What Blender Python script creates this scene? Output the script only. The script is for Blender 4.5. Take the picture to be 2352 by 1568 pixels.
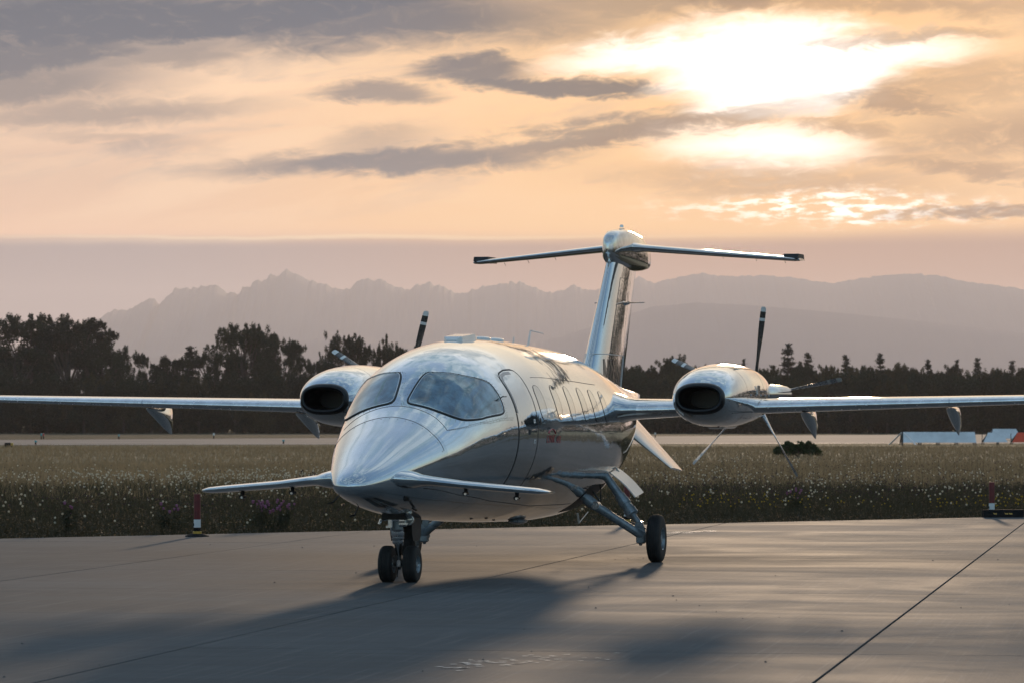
import bpy, bmesh, math, random
import numpy as np
from mathutils import Vector, Matrix
R = math.radians
random.seed(7); rng = np.random.default_rng(11)
for o in list(bpy.data.objects): bpy.data.objects.remove(o)
scene = bpy.context.scene
COL = scene.collection

# ------------------------------------------------------------------ camera, world, sun, exposure
SUN_AZ, SUN_EL = 4.3, 6.2
cam = bpy.data.cameras.new('camera'); camo = bpy.data.objects.new('camera', cam); COL.objects.link(camo)
cam.sensor_width = 36.0; cam.lens = 135.0; cam.clip_start = 0.5; cam.clip_end = 60000
camo.location = (0, 0, 1.55); camo.rotation_euler = (R(90) + math.atan((972 - 784) / 8820), 0, 0)
cam.dof.use_dof = True; cam.dof.focus_distance = 39.0; cam.dof.aperture_fstop = 9.0
scene.camera = camo
scene.view_settings.view_transform = 'Standard'; scene.view_settings.look = 'None'
scene.view_settings.gamma = 1.0; scene.view_settings.use_curve_mapping = False
scene.view_settings.exposure = 0.0
scene.render.resolution_x = 1024; scene.render.resolution_y = 682

class NT:
    """small helper to write node graphs as expressions"""
    def __init__(s, tree): s.t = tree; s.n = tree.nodes; s.l = tree.links
    def new(s, kind, **kw):
        n = s.n.new(kind)
        for k, v in kw.items(): setattr(n, k, v)
        return n
    def put(s, sock, v):
        if isinstance(v, bpy.types.NodeSocket): s.l.new(v, sock)
        elif v is not None: sock.default_value = v
    def m(s, op, a, b=None, c=None, clamp=False):
        n = s.new('ShaderNodeMath', operation=op); n.use_clamp = clamp
        for i, v in enumerate((a, b, c)):
            if v is not None: s.put(n.inputs[i], v)
        return n.outputs[0]
    def noise(s, vec, scale, detail=4, rough=.55, dist=0.0, dim='3D'):
        n = s.new('ShaderNodeTexNoise', noise_dimensions=dim); s.put(n.inputs['Vector'], vec)
        n.inputs['Scale'].default_value = scale; n.inputs['Detail'].default_value = detail
        n.inputs['Roughness'].default_value = rough; n.inputs['Distortion'].default_value = dist
        return n.outputs['Fac']
    def mix(s, f, a, b, mode='MIX'):
        n = s.new('ShaderNodeMix', data_type='RGBA', blend_type=mode); n.clamp_factor = True
        s.put(n.inputs[0], f)
        for k, v in ((6, a), (7, b)):
            if isinstance(v, tuple) and len(v) == 3: v = v + (1,)
            s.put(n.inputs[k], v)
        return n.outputs[2]
    def rng(s, v, a, b, c=0.0, d=1.0, kind='SMOOTHSTEP'):
        n = s.new('ShaderNodeMapRange', interpolation_type=kind)
        for i, x in enumerate((v, a, b, c, d)): s.put(n.inputs[i], x)
        return n.outputs[0]
    def comb(s, x, y, z=0.0):
        n = s.new('ShaderNodeCombineXYZ')
        for i, v in enumerate((x, y, z)): s.put(n.inputs[i], v)
        return n.outputs[0]
    def sep(s, v):
        n = s.new('ShaderNodeSeparateXYZ'); s.put(n.inputs[0], v); return n.outputs
    def mapping(s, v, loc=(0, 0, 0), rot=(0, 0, 0), sc=(1, 1, 1), kind='POINT'):
        n = s.new('ShaderNodeMapping', vector_type=kind); s.put(n.inputs[0], v)
        n.inputs[1].default_value = loc; n.inputs[2].default_value = rot; n.inputs[3].default_value = sc
        return n.outputs[0]
    def ramp(s, f, stops, interp='LINEAR'):
        n = s.new('ShaderNodeValToRGB'); n.color_ramp.interpolation = interp
        e = n.color_ramp.elements
        while len(e) < len(stops): e.new(0.5)
        for i, (p, c) in enumerate(stops): e[i].position = p; e[i].color = tuple(c) + ((1,) if len(c) == 3 else ())
        s.put(n.inputs[0], f); return n.outputs[0]

def srgb(r, g, b):
    f = lambda c: (c / 255 / 12.92) if c / 255 <= .04045 else ((c / 255 + .055) / 1.055) ** 2.4
    return (f(r), f(g), f(b))

world = bpy.data.worlds.new('World'); scene.world = world; world.use_nodes = True
def build_sky():
    w = NT(world.node_tree); w.n.clear()
    tc = w.new('ShaderNodeTexCoord'); d = tc.outputs['Generated']
    x, y, z = w.sep(d)
    # azimuth and elevation (in units of 6.5 degrees)
    U = w.m('MULTIPLY', w.m('ARCTAN2', x, y), 8.82)
    V = w.m('MULTIPLY', w.m('ARCSINE', w.m('MINIMUM', w.m('MAXIMUM', z, -1.0), 1.0)), 8.82)
    # wind-drawn streaks: stretched along azimuth, slowly tilted
    sv = w.comb(w.m('MULTIPLY', U, 1.0), w.m('ADD', w.m('MULTIPLY', V, 5.2), w.m('MULTIPLY', U, -.75)), 0.0)
    n1 = w.noise(sv, 1.15, 7, .58, .6)
    n2 = w.noise(w.mapping(sv, loc=(7.3, 2.1, 0)), 2.9, 6, .6, .4)
    fine = w.noise(w.comb(w.m('MULTIPLY', U, 5.0), w.m('MULTIPLY', V, 13.0), 0.0), 2.2, 7, .65, .8)
    fine2 = w.noise(w.comb(w.m('MULTIPLY', U, 9.0), w.m('MULTIPLY', V, 34.0), 3.0), 2.0, 6, .6)
    wx = w.m('MULTIPLY', w.m('SUBTRACT', n2, .5), .30)
    wy = w.m('ADD', w.m('MULTIPLY', w.m('SUBTRACT', n1, .5), .14), w.m('MULTIPLY', w.m('SUBTRACT', fine, .5), .060))
    P = w.comb(w.m('ADD', U, wx), w.m('ADD', V, wy), 0.0)
    def blob(cx, cy, rx, ry, rot=0.0, soft=0.35, k=1.0, src=None):
        """an elliptical cloud: centre and radii in photograph-sized angular units"""
        p = w.mapping(src or P, loc=((cx - 1176) / 1000, (972 - cy) / 1000, 0), rot=(0, 0, R(rot)), sc=(rx / 1000, ry / 1000, 1), kind='TEXTURE')
        L = w.new('ShaderNodeVectorMath', operation='LENGTH'); w.l.new(p, L.inputs[0])
        return w.rng(L.outputs['Value'], 1.0 + soft, 1.0 - soft, 0.0, k)
    def union(ms):
        o = ms[0]
        for q in ms[1:]: o = w.m('MAXIMUM', o, q)
        return o
    # clear-air colour by elevation, west side warm, north side mauve
    warm = w.ramp(w.m('MULTIPLY', V, 1 / 3.0, clamp=True), [
        (0.0, srgb(226, 184, 160)), (.10, srgb(214, 166, 140)), (.138, srgb(182, 144, 128)), (.150, srgb(255, 200, 138)),
        (.19, srgb(252, 198, 144)), (.25, srgb(255, 208, 160)), (.33, srgb(226, 190, 154)), (.55, srgb(190, 180, 172)), (1.0, srgb(140, 158, 172))])
    cool = w.ramp(w.m('MULTIPLY', V, 1 / 3.0, clamp=True), [
        (0.0, srgb(190, 168, 165)), (.10, srgb(170, 152, 150)), (.132, srgb(166, 150, 146)), (.145, srgb(240, 192, 156)),
        (.19, srgb(216, 178, 150)), (.26, srgb(240, 200, 166)), (.33, srgb(190, 180, 172)), (.55, srgb(170, 172, 172)), (1.0, srgb(128, 152, 172))])
    base = w.mix(w.rng(U, -1.3, .5), cool, warm)
    # long soft variation
    base = w.mix(w.m('MULTIPLY', w.rng(n1, .38, .62), w.rng(V, .40, .52, 0, .50)), base, srgb(255, 216, 176))
    # bright thin streak over the haze bank
    st = w.comb(U, w.m('ADD', V, w.m('MULTIPLY', w.m('SUBTRACT', n1, .5), .03)), 0.0)
    line = union([blob(900, 546, 760, 4.5, .0, .7, .75, st), blob(330, 556, 420, 7, 1, .7, .35, st)])
    base = w.mix(line, base, srgb(255, 226, 186))
    # glare around the hidden sun
    gl = blob(1790, 230, 800, 480, 8, .95, 1.0, w.comb(U, V, 0.0))
    col = w.mix(w.m('MULTIPLY', gl, .80), base, srgb(255, 198, 122))
    # dark clouds left of the sun and brown ones round it
    dark = union([blob(420, 45, 950, 66, 3.5, .5, 1.0), blob(60, 130, 340, 66, 8, .6, .95), blob(800, 60, 560, 62, 0, .6, .95), blob(230, 262, 330, 34, 3, .7, .62), blob(60,200,300,56,6,.7,.8), blob(300, 130, 360, 40, 5, .7, .7),
                  blob(905, 366, 380, 36, 2, .5, .92), blob(860, 318, 130, 30, 4, .8, .45), blob(1330, 322, 360, 27, 9, .55, .8), blob(1300,192,260,21,-3,.4,.95), blob(1110, 166, 120, 25, 4, .5, .92),
                  blob(850, 215, 120, 24, 0, .6, .75), blob(270,330,190,16,-4,.8,.35), blob(640, 368, 90, 18, 0, .8, .35), blob(1500,10,420,36,6,.6,.6)])
    cir = w.m('MULTIPLY', w.rng(n2, .50, .70), w.rng(V, .42, .60, 0, .40))
    col = w.mix(cir, col, w.mix(w.rng(U, -.8, .4), srgb(166, 152, 144), srgb(206, 168, 136)))
    dark = w.m('MULTIPLY', dark, w.rng(fine, .22, .50, .84, 1.0))
    col = w.mix(dark, col, w.mix(w.rng(U, -.4, .35), srgb(26, 64, 90), srgb(72, 68, 68)))
    brown = union([blob(1640, 285, 330, 20, 9, .6, .62), blob(2060, 240, 190, 18, -2, .6, .75), blob(2200, 200, 300, 44, 8, .8, .5), blob(1780, 418, 360, 28, -2, .8, .50), blob(1980, 295, 90, 16, -3, .7, .6),
                   blob(2300, 300, 240, 70, 4, .8, .7), blob(2290, 488, 260, 20, 1, .5, .9), blob(2060, 92, 220, 13, 3, .7, .62), blob(2010, 16, 460, 26, -3, .6, .55), blob(2260, 392, 240, 20, -4, .7, .7), blob(1850,290,60,16,0,.7,.5)])
    brown = w.m('MULTIPLY', brown, w.rng(fine, .25, .55, .35, 1.0))
    # the burned-out hole
    hole = union([blob(1780, 155, 250, 98, -2, .45, 1.0), blob(1560, 118, 220, 34, 4, .7, .85), blob(1820, 215, 200, 52, 5, .5, 1.0), blob(2000, 130, 190, 36, 2, .8, .70), blob(1760, 345, 200, 46, -2, .8, .75),
                  w.m('MULTIPLY', blob(1960, 482, 330, 32, -1, .8, .95), w.rng(fine2, .44, .62))])
    # filmy veil everywhere above the bank
    lift = w.m('MULTIPLY', hole, 1.0)
    scl = w.new('ShaderNodeVectorMath', operation='SCALE'); scl.inputs[0].default_value = (1.7, 1.6, 1.45); scl.inputs['Scale'].default_value = 1.0
    col = w.mix(lift, col, scl.outputs[0])
    col = w.mix(w.m('MULTIPLY', brown, .92), col, srgb(118, 84, 58))
    # haze bank under the streak, denser to the right
    bank = w.m('MULTIPLY', w.rng(w.m('ADD', V, w.m('MULTIPLY', w.m('SUBTRACT', n1, .5), .02)), w.rng(U, .4, 1.2, .435, .47), .40), .8)
    col = w.mix(w.m('MULTIPLY', bank, w.rng(V, .0, .35, .6, 1.15)), col, w.mix(w.rng(U, -1.0, .6), srgb(138, 126, 130), srgb(158, 116, 98)))
    # the rest of the dome: clear evening air with drawn-out cloud
    sky = w.new('ShaderNodeTexSky', sky_type='NISHITA'); sky.sun_disc = False
    sky.sun_elevation = R(SUN_EL); sky.sun_rotation = R(SUN_AZ); sky.air_density = 1.2; sky.dust_density = 2.0; sky.ozone_density = 2.5
    far = w.m('ADD', w.m('MULTIPLY', y, -1.0), 1.0)                 # 0 toward the sun .. 2 away
    hz = w.noise(w.mapping(d, rot=(0, 0, R(20)), sc=(2.2, 1.0, 4.5)), 1.6, 6, .6, .9)
    low = w.m('MULTIPLY', w.rng(far, .60, .2), w.rng(z, .55, .25))
    cl = w.m('MAXIMUM', w.rng(hz, .44, .60), low)
    hz2 = w.noise(w.mapping(d, loc=(3, 1, 2), rot=(0, 0, R(-12)), sc=(5.5, 1.6, 6.0)), 2.0, 7, .62, .7)
    high = w.mix(w.rng(hz2, .42, .60), CLOUD_AWAY, CLOUD_LIT)
    clear = w.new('ShaderNodeVectorMath', operation='SCALE'); w.l.new(sky.outputs[0], clear.inputs[0]); clear.inputs['Scale'].default_value = NISHITA_GAIN
    dome = w.mix(w.m('MULTIPLY', cl, .85), clear.outputs[0], w.mix(low, high, (.27, .275, .28)))
    dome = w.mix(w.rng(z, .0, .16, .55, 0.0), dome, w.mix(w.rng(far, 0.1, 1.3), (.24, .225, .22), (.32, .43, .50)))
    col = w.mix(w.rng(U, 1.2, 2.6, 0, .85), col, srgb(118, 108, 104))
    infr = w.m('MULTIPLY', w.rng(w.m('ABSOLUTE', U), 3.2, 1.5), w.rng(V, 2.4, 1.15))
    fin = w.mix(infr, dome, col)
    gain = w.new('ShaderNodeVectorMath', operation='SCALE'); w.l.new(fin, gain.inputs[0]); gain.inputs['Scale'].default_value = SKY_GAIN
    bg = w.new('ShaderNodeBackground'); w.l.new(gain.outputs[0], bg.inputs[0]); bg.inputs[1].default_value = 0.12
    out = w.new('ShaderNodeOutputWorld'); w.l.new(bg.outputs[0], out.inputs[0])
NISHITA_GAIN = 0.27; CLOUD_AWAY = (.20, .32, .39); CLOUD_LIT = (.52, .60, .65); SKY_GAIN = 10.0
build_sky()
sun = bpy.data.lights.new('sun', 'SUN'); sun.energy = 2.5; sun.color = (1.0, .73, .49); sun.angle = R(2.0)
suno = bpy.data.objects.new('sun', sun); COL.objects.link(suno)
SD = Vector((math.sin(R(SUN_AZ)) * math.cos(R(SUN_EL)), math.cos(R(SUN_AZ)) * math.cos(R(SUN_EL)), math.sin(R(SUN_EL))))
suno.rotation_euler = SD.to_track_quat('Z', 'Y').to_euler(); suno.location = SD * 60

# ------------------------------------------------------------------ helpers
def tag(o, label=None, cat=None, group=None, kind=None):
    if label: o['label'] = label
    if cat: o['category'] = cat
    if group: o['group'] = group
    if kind: o['kind'] = kind
    return o
def empty(name, loc=(0, 0, 0), rz=0.0):
    o = bpy.data.objects.new(name, None); COL.objects.link(o); o.location = loc; o.rotation_euler = (0, 0, rz)
    o.empty_display_size = .2; return o
def np_mesh(name, V, F, mat, parent=None, smooth=False, k=4):
    """mesh from numpy arrays, all faces with k corners"""
    me = bpy.data.meshes.new(name); V = np.asarray(V, np.float32); F = np.asarray(F, np.int32)
    me.vertices.add(len(V)); me.vertices.foreach_set('co', V.ravel())
    me.loops.add(F.size); me.loops.foreach_set('vertex_index', F.ravel())
    me.polygons.add(len(F)); me.polygons.foreach_set('loop_start', np.arange(0, F.size, k, dtype=np.int32))
    me.polygons.foreach_set('loop_total', np.full(len(F), k, dtype=np.int32))
    if smooth: me.polygons.foreach_set('use_smooth', np.ones(len(F), dtype=bool))
    me.update(calc_edges=True)
    if mat: me.materials.append(mat)
    o = bpy.data.objects.new(name, me); COL.objects.link(o)
    if parent: o.parent = parent
    return o
class MB:
    """collects shapes and links them as one mesh object"""
    def __init__(s): s.v = []; s.f = []; s.mi = []; s.sm = []; s.cut = []
    def add(s, V, F, mi=0, sm=True):
        b = len(s.v); s.cut.append((b, len(s.f))); s.v += [tuple(map(float, p)) for p in V]; s.f += [tuple(i + b for i in f) for f in F]
        s.mi += [mi] * len(F); s.sm += [sm] * len(F)
    def loft(s, rings, closed=True, cap0=True, cap1=True, mi=0, sm=True):
        n = len(rings[0]); V = [p for r in rings for p in r]; F = []
        for i in range(len(rings) - 1):
            for j in range(n if closed else n - 1):
                k = (j + 1) % n; F.append((i * n + j, i * n + k, (i + 1) * n + k, (i + 1) * n + j))
        if cap0: F.append(tuple(range(n))[::-1])
        if cap1: F.append(tuple((len(rings) - 1) * n + j for j in range(n)))
        s.add(V, F, mi, sm)
    def tube(s, pts, r, n=12, mi=0, cap=True, sm=True):
        pts = [Vector(p) for p in pts]; rs = r if isinstance(r, (list, tuple)) else [r] * len(pts); rings = []
        up = None
        for i, p in enumerate(pts):
            t = (pts[min(i + 1, len(pts) - 1)] - pts[max(i - 1, 0)]).normalized()
            if up is None: up = Vector((0, 0, 1)) if abs(t.z) < .9 else Vector((1, 0, 0))
            a = t.cross(up).normalized(); b = a.cross(t).normalized(); up = b
            rings.append([p + (a * math.cos(2 * math.pi * j / n) + b * math.sin(2 * math.pi * j / n)) * rs[i] for j in range(n)])
        s.loft(rings, True, cap, cap, mi, sm)
    def ring(s, pts, r, n=6, mi=0):
        """closed tube through a loop of points"""
        pts = [Vector(p) for p in pts]; m = len(pts); rings = []; cen = sum(pts, Vector()) / m
        for i, p in enumerate(pts):
            t = (pts[(i + 1) % m] - pts[i - 1]).normalized(); o = (p - cen).normalized()
            b = t.cross(o).normalized(); a = b.cross(t).normalized()
            rings.append([p + (a * math.cos(2 * math.pi * j / n) + b * math.sin(2 * math.pi * j / n)) * r for j in range(n)])
        rings.append(rings[0]); s.loft(rings, True, False, False, mi)
    def box(s, c, d, rot=None, mi=0, bev=0.0):
        x, y, z = (q / 2 for q in d); M = rot or Matrix.Identity(3); c = Vector(c)
        if bev <= 0:
            V = [c + M @ Vector(p) for p in ((-x, -y, -z), (x, -y, -z), (x, y, -z), (-x, y, -z), (-x, -y, z), (x, -y, z), (x, y, z), (-x, y, z))]
            s.add(V, [(0, 3, 2, 1), (4, 5, 6, 7), (0, 1, 5, 4), (1, 2, 6, 5), (2, 3, 7, 6), (3, 0, 4, 7)], mi, False)
        else:
            rings = []
            for zz, q in ((-z, bev), (-z + bev, 0), (z - bev, 0), (z, bev)):
                X, Y = x - q, y - q; b = bev
                rings.append([c + M @ Vector(p) for p in ((-X + b, -Y, zz), (X - b, -Y, zz), (X, -Y + b, zz), (X, Y - b, zz), (X - b, Y, zz), (-X + b, Y, zz), (-X, Y - b, zz), (-X, -Y + b, zz))])
            s.loft(rings, True, True, True, mi, False)
    def split(s, name, mats, parent=None):
        """every shape added becomes an object of its own"""
        ends = s.cut[1:] + [(len(s.v), len(s.f))]; out = []
        for (v0, f0), (v1, f1) in zip(s.cut, ends):
            q = MB(); q.v = s.v[v0:v1]; q.f = [tuple(i - v0 for i in f) for f in s.f[f0:f1]]; q.mi = s.mi[f0:f1]; q.sm = s.sm[f0:f1]; out.append(q.build(name, mats, parent))
        return out
    def build(s, name, mats, parent=None, **kw):
        me = bpy.data.meshes.new(name); me.from_pydata(s.v, [], s.f)
        for m in (mats if isinstance(mats, (list, tuple)) else [mats]): me.materials.append(m)
        me.polygons.foreach_set('material_index', s.mi); me.polygons.foreach_set('use_smooth', s.sm); me.update()
        bm = bmesh.new(); bm.from_mesh(me); bmesh.ops.recalc_face_normals(bm, faces=bm.faces)
        for e in bm.edges:
            if len(e.link_faces) == 2 and e.calc_face_angle(0) > R(38): e.smooth = False
        bm.to_mesh(me); bm.free()
        o = bpy.data.objects.new(name, me); COL.objects.link(o)
        if parent: o.parent = parent
        return tag(o, **kw)
def material(name, col, rough=.5, metal=0.0, coat=0.0, var=.12, scale=6.0, bump=0.0, bscale=30.0, spec=.5, ior=1.5, rvar=.0, col2=None):
    m = bpy.data.materials.new(name); m.use_nodes = True; g = NT(m.node_tree); b = g.n['Principled BSDF']
    tc = g.new('ShaderNodeTexCoord').outputs['Object']
    n = g.noise(tc, scale, 5, .6)
    c2 = col2 or tuple(c * (1 - var) for c in col); c1 = col if col2 else tuple(min(1, c * (1 + var * .5)) for c in col)
    g.l.new(g.mix(g.rng(n, .35, .65), c2, c1), b.inputs['Base Color'])
    b.inputs['Metallic'].default_value = metal; b.inputs['IOR'].default_value = ior
    if rvar: g.l.new(g.rng(g.noise(tc, scale * 2.3, 5, .65), .3, .7, max(0, rough - rvar), rough + rvar), b.inputs['Roughness'])
    else: b.inputs['Roughness'].default_value = rough
    b.inputs['Specular IOR Level'].default_value = spec
    b.inputs['Coat Weight'].default_value = coat; b.inputs['Coat Roughness'].default_value = .03
    if bump:
        bp = g.new('ShaderNodeBump'); bp.inputs['Strength'].default_value = bump; bp.inputs['Distance'].default_value = .01
        g.l.new(g.noise(tc, bscale, 4, .6), bp.inputs['Height']); g.l.new(bp.outputs[0], b.inputs['Normal'])
    return m


YAW=math.radians(13.0); SY,CY=math.sin(YAW),math.cos(YAW)
CAMZ=1.55; FPX=8820.0; HOR=972.0
def pchip(xs,ys):
    xs=np.array(xs,float); ys=np.array(ys,float); h=np.diff(xs); d=np.diff(ys)/h
    m=np.zeros(len(xs)); m[0]=d[0]; m[-1]=d[-1]
    for i in range(1,len(xs)-1):
        if d[i-1]*d[i]>0:
            w1=2*h[i]+h[i-1]; w2=h[i]+2*h[i-1]; m[i]=(w1+w2)/(w1/d[i-1]+w2/d[i])
    def f(x):
        i=int(min(max(np.searchsorted(xs,x)-1,0),len(h)-1)); t=(x-xs[i])/h[i]; t=min(max(t,0.0),1.0)
        return float((1+2*t)*(1-t)**2*ys[i]+t*(1-t)**2*h[i]*m[i]+t*t*(3-2*t)*ys[i+1]+t*t*(t-1)*h[i]*m[i+1])
    return f
FUS=[ # X, half width, widest height, top, bottom, n top, n bottom
(0.00,.010,.965,.975,.955,2.0,2.0),(0.03,.085,.967,1.02,.915,2.0,2.0),(0.10,.15,.972,1.065,.880,2.0,2.0),
(0.25,.22,.99,1.13,.845,2.0,1.95),(0.50,.305,1.03,1.22,.800,2.0,1.95),(1.00,.44,1.12,1.41,.725,2.0,1.95),
(1.50,.565,1.21,1.59,.675,2.0,2.0),(1.90,.65,1.27,1.75,.640,2.0,2.0),(2.20,.70,1.32,1.92,.62,2.0,2.0),(2.50,.755,1.36,2.08,.605,2.05,2.0),
(3.00,.84,1.42,2.25,.580,2.05,2.0),(3.50,.90,1.45,2.345,.56,2.0,2.0),(4.00,.94,1.47,2.40,.54,2.0,2.0),
(5.00,.975,1.475,2.44,.51,2.0,2.0),(6.00,.975,1.475,2.44,.49,2.0,2.0),(7.00,.975,1.47,2.42,.475,2.0,2.0),(8.00,.96,1.47,2.39,.49,2.0,2.0),
(9.00,.89,1.50,2.30,.60,2.0,2.0),(10.0,.76,1.57,2.18,.80,2.0,2.0),(11.0,.58,1.68,2.09,1.04,2.0,2.0),
(12.0,.40,1.77,2.02,1.31,2.0,2.0),(13.0,.22,1.85,1.98,1.60,2.0,2.0),(13.9,.05,1.90,1.94,1.86,2.0,2.0)]
_fx=[r[0] for r in FUS]
_F=[pchip(_fx,[r[i] for r in FUS]) for i in range(1,7)]
def S(X,th,off=0.0):
    """point on the fuselage skin; th in degrees: 0 port side, 90 top, 180 starboard, 270 keel; returns X, port, z"""
    def p(X,th):
        w,zc,zt,zb,nt,nb=[f(X) for f in _F]
        c,s=math.cos(math.radians(th)),math.sin(math.radians(th))
        n=nt if s>=0 else nb
        y=w*math.copysign(abs(c)**(2/n),c)
        z=zc+((zt-zc) if s>=0 else (zc-zb))*math.copysign(abs(s)**(2/n),s)
        return np.array([X,y,z])
    q=p(X,th)
    if off:
        e=.01; a=p(X+e,th)-p(max(X-e,0),th); b=p(X,th+.5)-p(X,th-.5)
        n=np.cross(a,b); L=np.linalg.norm(n)
        n=n/L if L>0 else np.array([0,0,1.])
        w,zc=_F[0](X),_F[1](X)
        if np.dot(n,q-np.array([X,0,zc]))<0: n=-n
        q=q+n*off
    return q
def inside(X,y,z):
    if X<0 or X>13.9: return False
    w,zc,zt,zb,nt,nb=[f(X) for f in _F]
    n=nt if z>=zc else nb; h=(zt-zc) if z>=zc else (zc-zb)
    return abs(y/w)**n+abs((z-zc)/h)**n<1
def world(X,p,z):
    u=X-1.9
    return (-1.104+u*SY+p*CY, 37.6+u*CY-p*SY, z)
PITCH=math.atan((HOR-784)/FPX)
def proj(X,p,z):
    x,y,zz=world(X,p,z); zz-=CAMZ
    d=y*math.cos(PITCH)+zz*math.sin(PITCH); v=-y*math.sin(PITCH)+zz*math.cos(PITCH)
    return 1176+FPX*x/d, 784-FPX*v/d
def ray(px,py):
    a=(px-1176)/FPX; b=(784-py)/FPX
    return np.array([a, math.cos(PITCH)-b*math.sin(PITCH), math.sin(PITCH)+b*math.cos(PITCH)])
def toloc(P):
    x,y=P[0]+1.104,P[1]-37.6
    return (1.9+x*SY+y*CY, x*CY-y*SY, P[2])
def hit(px,py):
    r=ray(px,py); t=33.0; o=np.array([0,0,CAMZ])
    while t<52:
        X,p,z=toloc(o+r*t)
        if inside(X,p,z):
            lo,hi=t-.02,t
            for _ in range(20):
                m=(lo+hi)/2
                if inside(*toloc(o+r*m)): hi=m
                else: lo=m
            X,p,z=toloc(o+r*hi); w,zc,zt,zb,nt,nb=[f(X) for f in _F]
            n=nt if z>=zc else nb; h=(zt-zc) if z>=zc else (zc-zb)
            c=math.copysign(abs(p/w)**(n/2),p); s=math.copysign(abs((z-zc)/h)**(n/2),z-zc)
            return round(X,3),round(math.degrees(math.atan2(s,c))%360,1)
        t+=.02
    return None
def ground(px,py):
    r=ray(px,py); t=-CAMZ/r[2]; return (r[0]*t,r[1]*t)
# ------------------------------------------------------------------ materials
PAINT = material('silver_paint', (.68, .72, .74), .055, .92, .6, .04, 1.5, rvar=.02)
def ripple(m, st, sc, dist):
    g = NT(m.node_tree); b = g.n['Principled BSDF']; tc = g.new('ShaderNodeTexCoord').outputs['Object']
    bp = g.new('ShaderNodeBump'); bp.inputs['Strength'].default_value = st; bp.inputs['Distance'].default_value = dist
    h = g.m('ADD', g.noise(g.mapping(tc, sc=(1, 1, 1.6)), sc, 3, .5), g.m('MULTIPLY', g.noise(tc, sc * 5, 3, .5), .06))
    g.l.new(h, bp.inputs['Height']); g.l.new(bp.outputs[0], b.inputs['Normal'])
ripple(PAINT, .5, 2.2, .014)
RADOME = material('radome_paint', (.66, .70, .73), .085, .90, .25, .05, 2.0, rvar=.03)
WHITEP = material('white_gloss_paint', (.78, .77, .75), .22, 0, .5, .05, 3, rvar=.05)
BARE = material('bare_aluminium', (.82, .83, .84), .22, 1.0, 0, .12, 8, rvar=.06)
CHROME = material('polished_steel', (.72, .71, .69), .08, 1.0, 0, .08, 6, rvar=.04)
GEAR = material('gear_grey_enamel', (.26, .31, .35), .34, .35, .3, .25, 14, rvar=.1)
DARKM = material('dark_mechanism', (.035, .037, .04), .5, .4, 0, .3, 20)
RUBBER = material('tyre_rubber', (.018, .018, .019), .72, 0, 0, .3, 12, bump=.15, bscale=60)
SEAL = material('black_window_seal', (.02, .021, .023), .55, 0, 0, .2, 12)
LINE = material('panel_gap', (.04, .045, .05), .7, 0, 0, .2, 12)
LIPB = material('rubber_de_ice_boot', (.005, .005, .006), .36, 0, 0, .2, 9, rvar=.08)
BLADE = material('propeller_black', (.030, .028, .027), .32, 0, .2, .3, 12, rvar=.08)
BLADE_LIT = material('propeller_lit', (.55, .56, .57), .25, 1.0, 0, .15, 9, rvar=.08)  # lit copy of the blade material: the caught light is in its colour
TIPW = material('propeller_tip_white', (.72, .72, .70), .4, 0, .2, .08, 20)
LOGO = material('red_lettering', (.42, .02, .03), .35, 0, .4, .1, 20)
REGL = material('black_lettering', (.03, .03, .033), .35, 0, .4, .1, 20)
PLAC = material('white_placard', (.75, .75, .74), .4, 0, 0, .06, 20)
GLASSW = material('tinted_acrylic', (.02, .05, .065), .03, .45, .6, .1, 4, spec=1.0, ior=2.2, col2=(.16, .27, .32))
GLASSC = material('cabin_acrylic', (.46, .50, .52), .05, .88, .6, .1, 4, spec=1.0, ior=2.0, col2=(.56, .60, .62))
LAMPG = material('lamp_glass', (.5, .5, .48), .08, .7, .5, .1, 30)

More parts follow.
